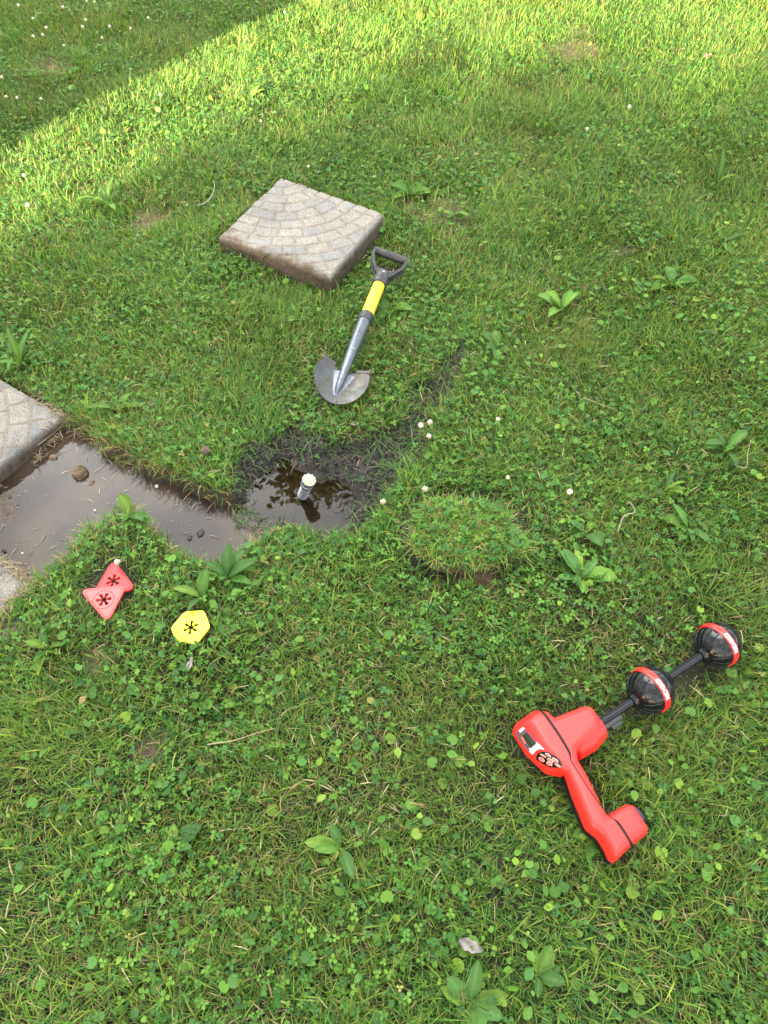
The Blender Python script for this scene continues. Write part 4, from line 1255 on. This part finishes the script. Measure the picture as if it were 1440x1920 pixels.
# ------------------------------------------------------------------ plastic markers
def marker(name, corners, z, rad, star_c, star_r, star_rot, material, label, group, rim=True, tilt=(0, 0), dots=(), circle=0):
    g0 = GP(corners, z).mean(0); z = z - .014 + max(0, float(height(np.array([g0[0]]), np.array([g0[1]]))[0]))
    P = GP(corners, z); cen = P.mean(0)
    sc = np.array(GP([star_c], z)[0])
    root = empty(name, (cen[0], cen[1], z), label, "marker", group)
    def rounded(poly, r_):
        out = []; n_ = len(poly)
        for i in range(n_):
            a_, b_, c_ = poly[i - 1], poly[i], poly[(i + 1) % n_]
            d1 = (a_ - b_); d2 = (c_ - b_); l1 = np.linalg.norm(d1); l2 = np.linalg.norm(d2)
            t_ = min(r_, l1 * .45, l2 * .45); p0 = b_ + d1 / l1 * t_; p2 = b_ + d2 / l2 * t_
            for k in range(7):
                u = k / 6; out.append((1 - u) ** 2 * p0 + 2 * u * (1 - u) * b_ + u * u * p2)
        return out
    outer = rounded(P, rad)
    star = []
    for k in range(6):
        a_ = star_rot + k * math.pi / 3
        for da, rr_ in ((-.46, .34), (-.30, .62), (-.31, .92), (0, 1.04), (.31, .92), (.30, .62), (.46, .34)):
            star.append(sc + np.array([math.cos(a_ + da), math.sin(a_ + da)]) * star_r * rr_)
    cu = bpy.data.curves.new("c", 'CURVE'); cu.dimensions = '2D'; cu.fill_mode = 'BOTH'; cu.extrude = .0022; cu.bevel_depth = .0005; cu.bevel_resolution = 1
    holes = [star]
    for dx_, dy_, dr_ in dots:
        q = GP([(dx_, dy_)], z)[0]; holes.append([q + np.array([math.cos(t), math.sin(t)]) * dr_ for t in np.linspace(0, 6.283, 13)[:-1]])
    for loop in [outer] + holes:
        s_ = cu.splines.new('POLY'); s_.points.add(len(loop) - 1)
        for pt, q in zip(s_.points, loop): pt.co = (q[0] - cen[0], q[1] - cen[1], 0, 1)
        s_.use_cyclic_u = True
    ob = bpy.data.objects.new("c", cu); COL.objects.link(ob); dg = bpy.context.evaluated_depsgraph_get()
    me = bpy.data.meshes.new_from_object(ob.evaluated_get(dg)); bpy.data.objects.remove(ob)
    Rm_ = Matrix.Rotation(tilt[0], 4, 'X') @ Matrix.Rotation(tilt[1], 4, 'Y')
    me.transform(Rm_); me.transform(Matrix.Translation((cen[0], cen[1], z)))
    link("plate", me, material, root)
    if rim:
        bm = bmesh.new()
        inn = [cen + (q - cen) * .91 for q in outer]
        pts = [Vector((q[0] - cen[0], q[1] - cen[1], .0020)) for q in inn]; tube(bm, pts + [pts[0]], .0016, 6, False)
        if circle:
            pts = [Vector((sc[0] - cen[0] + math.cos(t) * circle, sc[1] - cen[1] + math.sin(t) * circle, .0020)) for t in np.linspace(0, 6.283, 33)]
            tube(bm, pts, .0018, 6, False)
        me = bm_mesh(bm, "rim"); me.transform(Rm_); me.transform(Matrix.Translation((cen[0], cen[1], z)))
        link("rim", me, material, root)
    return root
GRPM = "plastic pipe markers"
marker("pipe_marker", [(213, 1050), (256, 1106), (170, 1120)], .040, .024, (213, 1090), .0165, .5, M_MARK_R, "bright red triangular marker with star cutout lying under the paler one", GRPM, True, (.02, -.03))
marker("pipe_marker", [(151, 1108), (238, 1098), (201, 1167)], .052, .022, (195, 1125), .0165, .2, M_MARK_P, "pale red triangular marker with raised circle lying on top of the bright one", GRPM, True, (.04, .05), circle=.022)
marker("pipe_marker", [(347, 1148), (383, 1146), (394, 1176), (368, 1208), (330, 1200), (321, 1178)], .037, .008, (358, 1177), .0170, .5, M_MARK_Y, "yellow six sided marker with star cutout in the grass", GRPM, False, (.02, .0),
       dots=[(349, 1158, .0028), (366, 1196, .0028)])

# ------------------------------------------------------------------ loose turf, clods, stones, twigs, dead leaves
M_SOIL = attr_mat("loose_soil", .9, .3, .003, 160, 60, .4)
def edge_pts(poly, n, off):
    P = np.array(poly); Q = np.roll(P, -1, 0); L = np.linalg.norm(Q - P, axis=1); cum = np.cumsum(L)
    t = rng.random(n) * cum[-1]; i = np.searchsorted(cum, t); f = 1 - (cum[i] - t) / L[i]
    p = P[i] + (Q[i] - P[i]) * f[:, None]; p = p + rng.normal(0, off, (n, 2)); return p
def lump(name, px, py, z, r3, col, label, cat, group=None, seed=0, rough=.35, parent=None, wet=0.):
    r = np.random.default_rng(seed + 900)
    bm = bmesh.new(); bmesh.ops.create_icosphere(bm, subdivisions=4, radius=1)
    V = np.array([v.co[:] for v in bm.verts]); F = np.array([[v.index for v in f.verts] for f in bm.faces]); bm.free()
    o1 = r.random(3) * 50
    d = (noise(V[:, 0] * 1.0 + V[:, 2] * .7 + o1[0], V[:, 1] + V[:, 2] * .5 + o1[1], .55, seed, 4) - .5) * 2 * rough + (noise(V[:, 0] - V[:, 2] + o1[2], V[:, 1] + o1[0], .2, seed + 5, 3) - .5) * rough
    V = V * (1 + d)[:, None] * np.array(r3)
    g = G(px, py, z)
    a_ = r.random() * 6; c, s = math.cos(a_), math.sin(a_)
    V = V @ np.array([[c, s, 0], [-s, c, 0], [0, 0, 1]]) + g
    C = np.array(col) * (.7 + .6 * noise(V[:, 0], V[:, 1] + V[:, 2], .008, seed + 3, 2)[:, None])
    me = mesh_np(name, V, F, C, False, {"wet": np.full(len(V), wet)})
    o = link(name, me, M_SOIL, parent, (g[0], g[1], g[2] - r3[2]) if parent is None else None)
    if parent is None: tag(o, label, cat, group)
    return o
lump("soil_clod", 150, 886, WATER_Z + .006, (.021, .019, .017), (.12, .082, .05), "crumbly brown soil clod standing in the murky puddle", "soil clod", "soil clods at the puddle", 1)
lump("soil_clod", 100, 858, WATER_Z + .001, (.010, .009, .007), (.14, .10, .07), "small wet clod half sunk near the upper paving slab", "soil clod", "soil clods at the puddle", 2)
lump("soil_clod", 385, 845, .035, (.013, .012, .011), (.11, .075, .06), "round dark clod lying on the grass bank between puddle and pool", "soil clod", "soil clods at the puddle", 3, .2)
lump("soil_clod", 376, 1000, WATER_Z + .002, (.012, .007, .003), (.03, .026, .024), "black muddy debris breaking the surface of the lower puddle arm", "soil clod", "soil clods at the puddle", 4, .5, wet=.8)
lump("soil_clod", 355, 1008, WATER_Z + .001, (.006, .010, .004), (.04, .034, .03), "thin sliver of mud just left of the black debris", "soil clod", "soil clods at the puddle", 5, .4, wet=.8)
lump("soil_clod", 172, 905, WATER_Z + .001, (.010, .006, .003), (.12, .08, .05), "flat crumb beside the brown clod in the puddle", "soil clod", "soil clods at the puddle", 6, .4)
lump("pebble", 294, 912, WATER_Z + .003, (.006, .005, .004), (.42, .38, .33), "pale round bit floating near the upper bank of the puddle", "pebble", "pale bits in the puddle", 7, .15)
lump("pebble", 178, 957, WATER_Z + .002, (.004, .003, .002), (.6, .58, .54), "white speck in the middle of the murky puddle", "pebble", "pale bits in the puddle", 8, .1)
lump("pebble", 42, 1037, WATER_Z + .001, (.0025, .002, .0015), (.6, .6, .58), "white speck in the puddle above the lower paving slab", "pebble", "pale bits in the puddle", 9, .1)

# crumbs of wet mud round the pool
bm = bmesh.new(); bmesh.ops.create_icosphere(bm, subdivisions=2, radius=1)
IV = np.array([v.co[:] for v in bm.verts]); IF = np.array([[v.index for v in f.verts] for f in bm.faces]); bm.free()
P = np.concatenate([edge_pts(MUD, 2600, .035), edge_pts(WET, 500, .03), edge_pts(POOL, 900, .02), edge_pts(LB, 500, .03)])
s_ = np.maximum.reduce([sdf(P[:, 0], P[:, 1], MUD), sdf(P[:, 0], P[:, 1], WET), sdf(P[:, 0], P[:, 1], LB)]); P = P[(s_ > -.008) & (sdf(P[:, 0], P[:, 1], POOL) < .015)]
n = len(P); sz = .0013 + .0045 * rng.random(n) ** 2.6
zz = height(P[:, 0], P[:, 1]) + sz * .35
k = (zz > WATER_Z - .003) & (np.maximum(sdf(P[:, 0], P[:, 1], SLAB_A), sdf(P[:, 0], P[:, 1], SLAB_B)) < -.005); P, sz, zz = P[k], sz[k], zz[k]; n = len(P)
Rm = rotm(rng.random(n) * 6.28, rng.random(n) * 3, rng.random(n) * 6.28)
vs_ = []
for v_ in range(6):
    o1 = rng.random(3) * 90
    vs_.append(IV * (1 + .9 * (noise(IV[:, 0] + IV[:, 2] * .8 + o1[0], IV[:, 1] - IV[:, 2] * .6 + o1[1], .6, 400 + v_, 2) - .5))[:, None] * np.array([1.25, .95, .7]))
grp = rng.integers(0, 6, n); bits = []
cc_ = np.where(sdf(P[:, 0], P[:, 1], LB)[:, None] > -.02, np.array([[.07, .055, .042]]), np.array([[.020, .017, .015]])) * (.5 + 1.1 * rng.random((n, 1)))
for v_ in range(6):
    q = grp == v_; bits.append(scatter(vs_[v_], IF, np.stack([P[q, 0], P[q, 1], zz[q]], 1), Rm[q], sz[q], cc_[q]))
V, F, C = concat(bits)
tag(link("mud_crumbs", mesh_np("mud_crumbs", V, F, C, True, {"wet": np.full(len(V), .85)}), M_SOIL), "wet crumbs of dug mud round the pool", kind="stuff")

# dug out turf clod lying upright on the lawn
tg = G(872, 1010, .02)
turf = empty("turf_clod", (tg[0], tg[1], 0), "dug out piece of turf lying on the lawn right of the pool, brown roots showing", "turf clod")
bm = bmesh.new(); bmesh.ops.create_icosphere(bm, subdivisions=5, radius=1)
V = np.array([v.co[:] for v in bm.verts]); F = np.array([[v.index for v in f.verts] for f in bm.faces]); bm.free()
V[:, 2] = np.sign(V[:, 2]) * np.abs(V[:, 2]) ** .6
V[:, :2] = np.sign(V[:, :2]) * np.abs(V[:, :2]) ** .72
d = (noise(V[:, 0] + V[:, 2] * .5, V[:, 1], .8, 301, 4) - .5) * .75 + (noise(V[:, 0], V[:, 1] + V[:, 2], .25, 305, 3) - .5) * .25
V = V * (1 + d)[:, None] * np.array([.128, .092, .030]) + np.array([tg[0], tg[1] - .006, .040])
C = np.array([.065, .042, .028]) * (.5 + .9 * noise(V[:, 0], V[:, 1] + V[:, 2] * 2, .01, 302, 2)[:, None])
link("soil", mesh_np("soil", V, F, C), M_SOIL, turf)
turf_bvh = BVHTree.FromPolygons([Vector(v) for v in V], [tuple(f) for f in F])
def local_blades(x, y, z, n, hmin, hmax, wd, leanm, dryp, cols, outward=None):
    h = hmin + (hmax - hmin) * rng.random(n); flow = rng.random(n) * 6.28
    if outward is not None: flow = np.arctan2(y - outward[1], x - outward[0]) + rng.normal(0, .8, n)
    ang = np.abs(rng.normal(leanm, .3, n)); curl = rng.random(n) * 1.2
    dx, dy = np.cos(flow), np.sin(flow); sx, sy = -dy, dx; rows = []
    px, py, pz = x.copy(), y.copy(), z.copy(); L = h / 3
    for k in range(4):
        ww = wd * [1, .9, .65, .05][k] * .5 * (.7 + .6 * rng.random(n))
        rows += [np.stack([px - sx * ww, py - sy * ww, pz], 1), np.stack([px + sx * ww, py + sy * ww, pz], 1)]
        px = px + dx * np.sin(ang) * L; py = py + dy * np.sin(ang) * L; pz = pz + np.cos(ang) * L; ang = ang + curl * .6
    V = np.stack(rows, 1).reshape(-1, 3)
    f = np.array([[2 * k, 2 * k + 1, 2 * k + 3, 2 * k + 2] for k in range(3)]); F = (f[None] + (np.arange(n) * 8)[:, None, None]).reshape(-1, 4)
    c = cols[rng.integers(0, len(cols), n)] * (.75 + .5 * rng.random((n, 1))); k = rng.random(n) < dryp
    c[k] = np.array([.33, .24, .11]) * (.6 + .7 * rng.random((k.sum(), 1)))
    return V, F, np.repeat(c, 8, 0)
n = 4200; a_ = rng.random(n) * 6.283; r_ = np.sqrt(rng.random(n)); x = tg[0] + .155 * r_ * np.cos(a_); y = tg[1] + .115 * r_ * np.sin(a_)
z = np.array([(lambda h_: h_[0].z if h_[0] is not None else -1)(turf_bvh.ray_cast(Vector((p, q, .3)), Vector((0, 0, -1)))) for p, q in zip(x, y)])
k = z > .02; x, y, z = x[k], y[k], z[k]
V, F, C = local_blades(x, y, z - .002, len(x), .02, .055, .0022, .95, .14, GREENS)
kc = rng.choice(len(x), 170)
V2 = scatter(CT, CF, np.stack([x[kc], y[kc], z[kc] + .012 + .02 * rng.random(len(kc))], 1), rotm(rng.random(len(kc)) * 6.28, np.abs(rng.normal(0, .5, len(kc))), rng.random(len(kc)) * 6.28), .006 + .005 * rng.random(len(kc)), CLC[rng.integers(0, 4, len(kc))])
tc_ = link("clover_leaves", mesh_np("clover_leaves", *V2[:2], V2[2]), M_LEAF, turf); tc_["kind"] = "stuff"
o = link("turf_grass", mesh_np("turf_grass", V, F, C), M_GRASS, turf); o["kind"] = "stuff"

# small weeds and blades hanging over the bank, rooty edge fringe
p = edge_pts(PIT, 2600, .012); s = sdf(p[:, 0], p[:, 1], PIT); sla = np.maximum(sdf(p[:, 0], p[:, 1], SLAB_A), sdf(p[:, 0], p[:, 1], SLAB_B)); po = sdf(p[:, 0], p[:, 1], POOL)
lbk = sdf(p[:, 0], p[:, 1], LB)
k = (s < .006) & (sla < -.01) & (po < -.02) & (lbk < -.02); p = p[k]
z = height(p[:, 0], p[:, 1])
V, F, C = local_blades(p[:, 0], p[:, 1], z - .003, len(p), .02, .06, .0022, .9, .40, GREENS)
tag(link("bank_fringe", mesh_np("bank_fringe", V, F, C), M_GRASS), "grass and pale roots fringing the puddle bank", kind="stuff")
# straw-coloured roots on the slab rims
q = []
for A_, B_, nn in ((G(118, 776), G(60, 735), 120), (G(118, 780), G(150, 800), 140), (G(0, 1047), G(64, 1096), 160), (G(70, 1100), G(10, 1150), 120), (G(100, 800), G(60, 850), 60)):
    t = rng.random(nn)[:, None]; q.append(A_[:2] * (1 - t) + B_[:2] * t + rng.normal(0, .009, (nn, 2)))
q = np.concatenate(q); n = len(q); z = np.maximum(height(q[:, 0], q[:, 1]), WATER_Z) + .012 * rng.random(n) + .004
z = np.where(np.maximum(sdf(q[:, 0], q[:, 1], SLAB_A), sdf(q[:, 0], q[:, 1], SLAB_B)) > -.003, .013, z)
Rm = rotm(rng.random(n) * 6.28, rng.normal(0, .35, n), rng.random(n) * 6.28)
V, F, C = scatter(T := np.array([[-.5, -.03, 0], [-.5, .03, 0], [0, .035, .12], [0, -.035, .12], [.5, .01, 0], [.5, -.01, 0]]), np.array([[0, 1, 2, 3], [3, 2, 4, 5]]),
                  np.stack([q[:, 0], q[:, 1], z], 1), Rm, .012 + .028 * rng.random(n) ** 2, np.array([[.27, .21, .13]]) * (.35 + .8 * rng.random((n, 1))))
tag(link("dry_roots", mesh_np("dry_roots", V, F, C), M_DRY), "tan dry roots along the slab rims", kind="stuff")
# bits floating on the puddle and wet blades laid over the mud
n = 620; P = edge_pts(PIT, n, .09); s = sdf(P[:, 0], P[:, 1], PIT); P = P[s > .01]; n = len(P)
Rm = rotm(rng.random(n) * 6.28, rng.normal(0, .03, n), rng.random(n) * 6.28)
V1 = scatter(T, np.array([[0, 1, 2, 3], [3, 2, 4, 5]]), np.stack([P[:, 0], P[:, 1], np.full(n, WATER_Z + .0015)], 1), Rm, .005 + .022 * rng.random(n) ** 2, np.array([[.33, .30, .20]]) * (.3 + .9 * rng.random((n, 1))))
tag(link("floating_straw", mesh_np("floating_straw", *V1[:2], V1[2]), M_DRY), "bits of straw floating on the puddle", kind="stuff")
P = edge_pts(MUD, 1700, .05); s = sdf(P[:, 0], P[:, 1], MUD); po = sdf(P[:, 0], P[:, 1], POOL); P = P[(s > -.02) & (po < .03)]; n = len(P)
P = np.concatenate([P, edge_pts(WET, 700, .04)]); n = len(P)
z = np.maximum(height(P[:, 0], P[:, 1]), WATER_Z) + .004
Rm = rotm(rng.random(n) * 6.28, rng.normal(0, .2, n), rng.random(n) * 6.28)
c = np.where(rng.random((n, 1)) < .6, np.array([[.05, .10, .03]]), np.array([[.09, .075, .05]])) * (.5 + rng.random((n, 1)))
V1 = scatter(T * np.array([1, .8, 1]), np.array([[0, 1, 2, 3], [3, 2, 4, 5]]), np.stack([P[:, 0], P[:, 1], z], 1), Rm, .015 + .035 * rng.random(n), c)
tag(link("mud_litter", mesh_np("mud_litter", *V1[:2], V1[2]), M_DRY), "flattened blades and litter on the black mud", kind="stuff")

# clippings stuck on the shovel blade and the locator's surroundings
n = 26; ss = .02 + .10 * rng.random(n); ww = np.where(rng.random(n) < .5, -1, 1) * (.028 + .045 * rng.random(n))
P = np.array([list(SP(a_, b_ * .9, dish(a_, b_ * .9) + .004)) for a_, b_ in zip(ss, ww)])
Rm = rotm(rng.random(n) * 6.28, np.full(n, .15), rng.random(n) * 6.28)
V1 = scatter(T * np.array([1, .6, 1]), np.array([[0, 1, 2, 3], [3, 2, 4, 5]]), P, Rm, .010 + .016 * rng.random(n), GREENS[rng.integers(0, 6, n)] * .8)
tag(link("wet_clippings", mesh_np("wet_clippings", *V1[:2], V1[2]), M_DRY), "green clippings stuck on the shovel blade", kind="stuff")
M_TWIG = simple("twig", (.24, .20, .13), .75, .2, var=.2, vscale=60)
M_PALE = simple("pale_tube", (.24, .25, .23), .5, .4)
def twig(name, pts, r_, material, label, cat, group=None):
    P = smooth_path([G(a_, b_, c_) for a_, b_, c_ in pts], 6); bm = bmesh.new()
    rad = [r_ * (1 - .5 * i / len(P)) for i in range(len(P))]
    tube(bm, [Vector(p) for p in P], rad, 7)
    tag(link(name, bm_mesh(bm, name), material, None, tuple(G(*pts[0]))), label, cat, group)
twig("twig", [(370, 385, .03), (388, 378, .045), (399, 362, .055), (402, 348, .06), (400, 338, .06)], .0016, M_PALE, "pale curved stem arching out of the grass left of the lifted slab", "twig", "dry twigs on the lawn")
twig("twig", [(1158, 998, .04), (1170, 968, .05), (1190, 960, .05), (1182, 943, .05), (1176, 945, .05)], .0018, M_TWIG, "crooked pale twig on the lawn right of the turf clod", "twig", "dry twigs on the lawn")
twig("twig", [(1370, 868, .04), (1398, 877, .05), (1402, 850, .06), (1408, 824, .07)], .0014, M_TWIG, "thin bent stalk standing near the right edge", "twig", "dry twigs on the lawn")
twig("twig", [(388, 1396, .05), (440, 1388, .055), (482, 1374, .06), (515, 1366, .06)], .0012, M_TWIG, "straight thin straw over the lower left lawn", "twig", "dry twigs on the lawn")
twig("twig", [(1094, 745, .05), (1125, 758, .05), (1156, 768, .045)], .0012, M_TWIG, "straight short straw in the right lawn above the twig", "twig", "dry twigs on the lawn")
twig("twig", [(56, 845, WATER_Z + .01), (80, 828, WATER_Z + .03), (105, 808, WATER_Z + .02), (135, 780, .0)], .0014, M_TWIG, "dry root reaching from the bank over the puddle beside the upper slab", "twig", "dry twigs on the lawn")

def dead_leaf(px, py, z, L, W, az, col, label, seed, curl=.9, tilt=0.):
    r = np.random.default_rng(seed); nu, nv = 14, 9; V = []
    for i in range(nu):
        t = i / (nu - 1)
        for j in range(nv):
            v = -1 + 2 * j / (nv - 1)
            w_ = W * .5 * (math.sin(math.pi * (.06 + .92 * t)) ** .7) * (1 + .18 * math.sin(t * 17 + seed) * abs(v))
            lx = (t - .5) * L; ly = v * w_ * math.cos(curl * v * .7)
            lz = .5 * W * curl * (v * v) * .55 + .18 * L * math.sin(t * 3 + seed) * .5 + .004 * math.sin(9 * t + 5 * v)
            V.append((lx * math.cos(az) - ly * math.sin(az), lx * math.sin(az) + ly * math.cos(az), lz + lx * tilt))
    g = G(px, py, z); V = np.array(V) + g
    idx = np.arange(nu * nv).reshape(nu, nv); F = np.stack([idx[:-1, :-1], idx[:-1, 1:], idx[1:, 1:], idx[1:, :-1]], -1).reshape(-1, 4)
    C = np.array(col) * (.8 + .4 * r.random((len(V), 1)))
    tag(link("dead_leaf", mesh_np("dead_leaf", V, F, C, True), M_DRY, None, tuple(g)), label, "dead leaf", "dead leaves in the lawn")
dead_leaf(882, 1774, .035, .042, .026, -.4, (.27, .25, .24), "curled grey dead leaf above the big bottom rosette", 3, 1.1, .15)
dead_leaf(356, 1246, .055, .028, .013, 1.3, (.36, .33, .30), "small pale shrivelled leaf below the yellow marker", 5)
dead_leaf(157, 1312, .045, .022, .013, 1.0, (.50, .36, .20), "little orange brown leaf on the hummock at lower left", 6)
dead_leaf(1327, 106, .04, .045, .030, .5, (.22, .15, .10), "brown dead leaf in the upper right lawn", 7)
dead_leaf(665, 795, .02, .020, .010, .2, (.45, .42, .36), "pale dry scrap on the grass just above the mud", 8)

# ------------------------------------------------------------------ mirrored tree and added shade casters outside the picture
def tree(name, base, crown_c, crown_r, nclump, per, leaf, label, seed, cols, trunk_r=.22, shell=.55, clump_r=.55, rot=0.):
    r = np.random.default_rng(seed)
    root = empty(name, base, label, "tree", "trees round the lawn")
    d = r.normal(size=(nclump, 3)); d /= np.linalg.norm(d, axis=1)[:, None]
    rr_ = shell + (1 - shell) * r.random(nclump) ** .6
    off_ = d * rr_[:, None] * np.array(crown_r); ca_, sa_ = math.cos(rot), math.sin(rot)
    cc = np.array(crown_c) + off_ @ np.array([[ca_, sa_, 0], [-sa_, ca_, 0], [0, 0, 1]])
    pos = (cc[:, None, :] + r.normal(size=(nclump, per, 3)) * clump_r * np.array([1, 1, .7])).reshape(-1, 3)
    n_ = len(pos)
    T = np.array([[0, 0, 0], [.45, -.38, .08], [1, 0, 0], [.45, .38, .08]]); TF = np.array([[0, 1, 2, 3]])
    yaw = r.random(n_) * 6.28; Rm_ = rotm(yaw, np.abs(r.normal(.5, .5, n_)), r.random(n_) * 6.28)
    c = cols[r.integers(0, len(cols), n_)] * (.7 + .6 * r.random((n_, 1)))
    V, F, C = scatter(T, TF, pos, Rm_, leaf * (.7 + .6 * r.random(n_)), c)
    link("crown", mesh_np("crown", V, F, C), M_TREELEAF, root)
    bm = bmesh.new()
    b = Vector(base); top_ = Vector(crown_c)
    P = [b, b.lerp(top_, .35) + Vector((.1, .05, 0)), b.lerp(top_, .7) + Vector((-.08, .05, 0)), top_]
    tube(bm, P, [trunk_r, trunk_r * .8, trunk_r * .5, trunk_r * .2], 12)
    for i in range(min(16, nclump)):
        s0 = b.lerp(top_, .45 + .5 * r.random()); e0 = Vector(cc[i]); mid = s0.lerp(e0, .5) + Vector((0, 0, .25))
        tube(bm, [s0, mid, e0], [trunk_r * .35, trunk_r * .2, trunk_r * .06], 7)
    link("trunk", bm_mesh(bm, "trunk"), M_BARK, root)
M_BARK = simple("bark", (.16, .12, .09), .9, .2, var=.35, vscale=9, bump=.01, bscale=18)
TC = np.array([[.07, .12, .02], [.09, .14, .025], [.055, .10, .02], [.11, .16, .035]])
LP = np.array([-1.53, 2.81]); LN = np.array([LDIR[1], -LDIR[0]])      # point on the sharp shade edge, and its normal (to the right)
def sunpt(dback, u, h): q = LP - LDIR * dback + LN * u; return (q[0], q[1], h)
# unseen trees added towards the low sun, crowns shaped to shade the near lawn
tree("added_shade_tree", sunpt(26, 5.4, 0), sunpt(26, 5.2, 4.1), (4.8, 2.6, 2.6), 520, 260, .24, "wide dense unseen tree added far behind the camera to shade most of the lawn", 21, TC, clump_r=.38, shell=.15, rot=math.atan2(LN[1], LN[0]))
tree("added_shade_tree", sunpt(27, 2.55, 0), sunpt(27, 1.95, 4.5), (1.9, 1.6, 2.0), 240, 240, .22, "smaller round unseen tree added left of the wide one to shade the left lawn", 23, TC, clump_r=.32, shell=.15, rot=math.atan2(LN[1], LN[0]))
# tree beyond the lawn whose leaves mirror in the pool
tree("garden_tree", (1.4, 12.5, 0), (1.5, 11.2, 8.7), (4.4, 2.8, 4.3), 230, 130, .17, "leafy tree beyond the lawn mirrored in the pool", 22, TC, clump_r=.4)

# unseen building added left behind the camera so its corner casts the sharp shade edge
hc = np.array(sunpt(5.2, 0, 0))
added_house = empty("added_house", (float(hc[0]), float(hc[1]), 0), "pale unseen building added left behind the camera to shade the far left lawn", "added_house")
M_WALL = simple("render_wall", (.50, .47, .42), .9, .2, var=.06, vscale=3, bump=.002, bscale=60)
M_ROOF = simple("roof_shingle", (.09, .08, .075), .9, .2, var=.3, vscale=8, bump=.004, bscale=30)
M_GLASS = simple("window_glass", (.03, .035, .04), .05, .6)
M_TRIM = simple("white_trim", (.75, .75, .73), .6)
L3 = Vector((-LN[0], -LN[1], 0)); D3 = Vector((-LDIR[0], -LDIR[1], 0)); c0 = Vector((hc[0], hc[1], 0))
hm = Matrix((L3, D3, Vector((0, 0, 1)))).transposed()
bm = bmesh.new(); box(bm, c0 + L3 * 3.5 + D3 * 2.5 + Vector((0, 0, 1.5)), (7, 5, 3.0), hm)
link("wall", bm_mesh(bm, "wall", False), M_WALL, added_house)
bm = bmesh.new()
q = [c0 + L3 * a_ + D3 * b_ + Vector((0, 0, c_)) for a_, b_, c_ in [(0.003, -.25, 3.0), (7.3, -.25, 3.0), (7.3, 5.25, 3.0), (.003, 5.25, 3.0), (.003, 2.5, 4.6), (7.3, 2.5, 4.6)]]
vs = [bm.verts.new(p) for p in q]
for f in ((0, 1, 5, 4), (2, 3, 4, 5), (0, 4, 3), (1, 2, 5), (0, 3, 2, 1)): bm.faces.new([vs[i] for i in f])
link("roof", bm_mesh(bm, "roof", False), M_ROOF, added_house)
for k in (1.8, 5.0):
    bm = bmesh.new(); box(bm, c0 + L3 * k - D3 * .02 + Vector((0, 0, 1.7)), (1.1, .06, 1.3), hm)
    f = link("window", bm_mesh(bm, "window", False), M_TRIM, added_house)
    bm = bmesh.new(); box(bm, c0 + L3 * k - D3 * .053 + Vector((0, 0, 1.7)), (.94, .02, 1.14), hm)
    link("pane", bm_mesh(bm, "pane", False), M_GLASS, f)
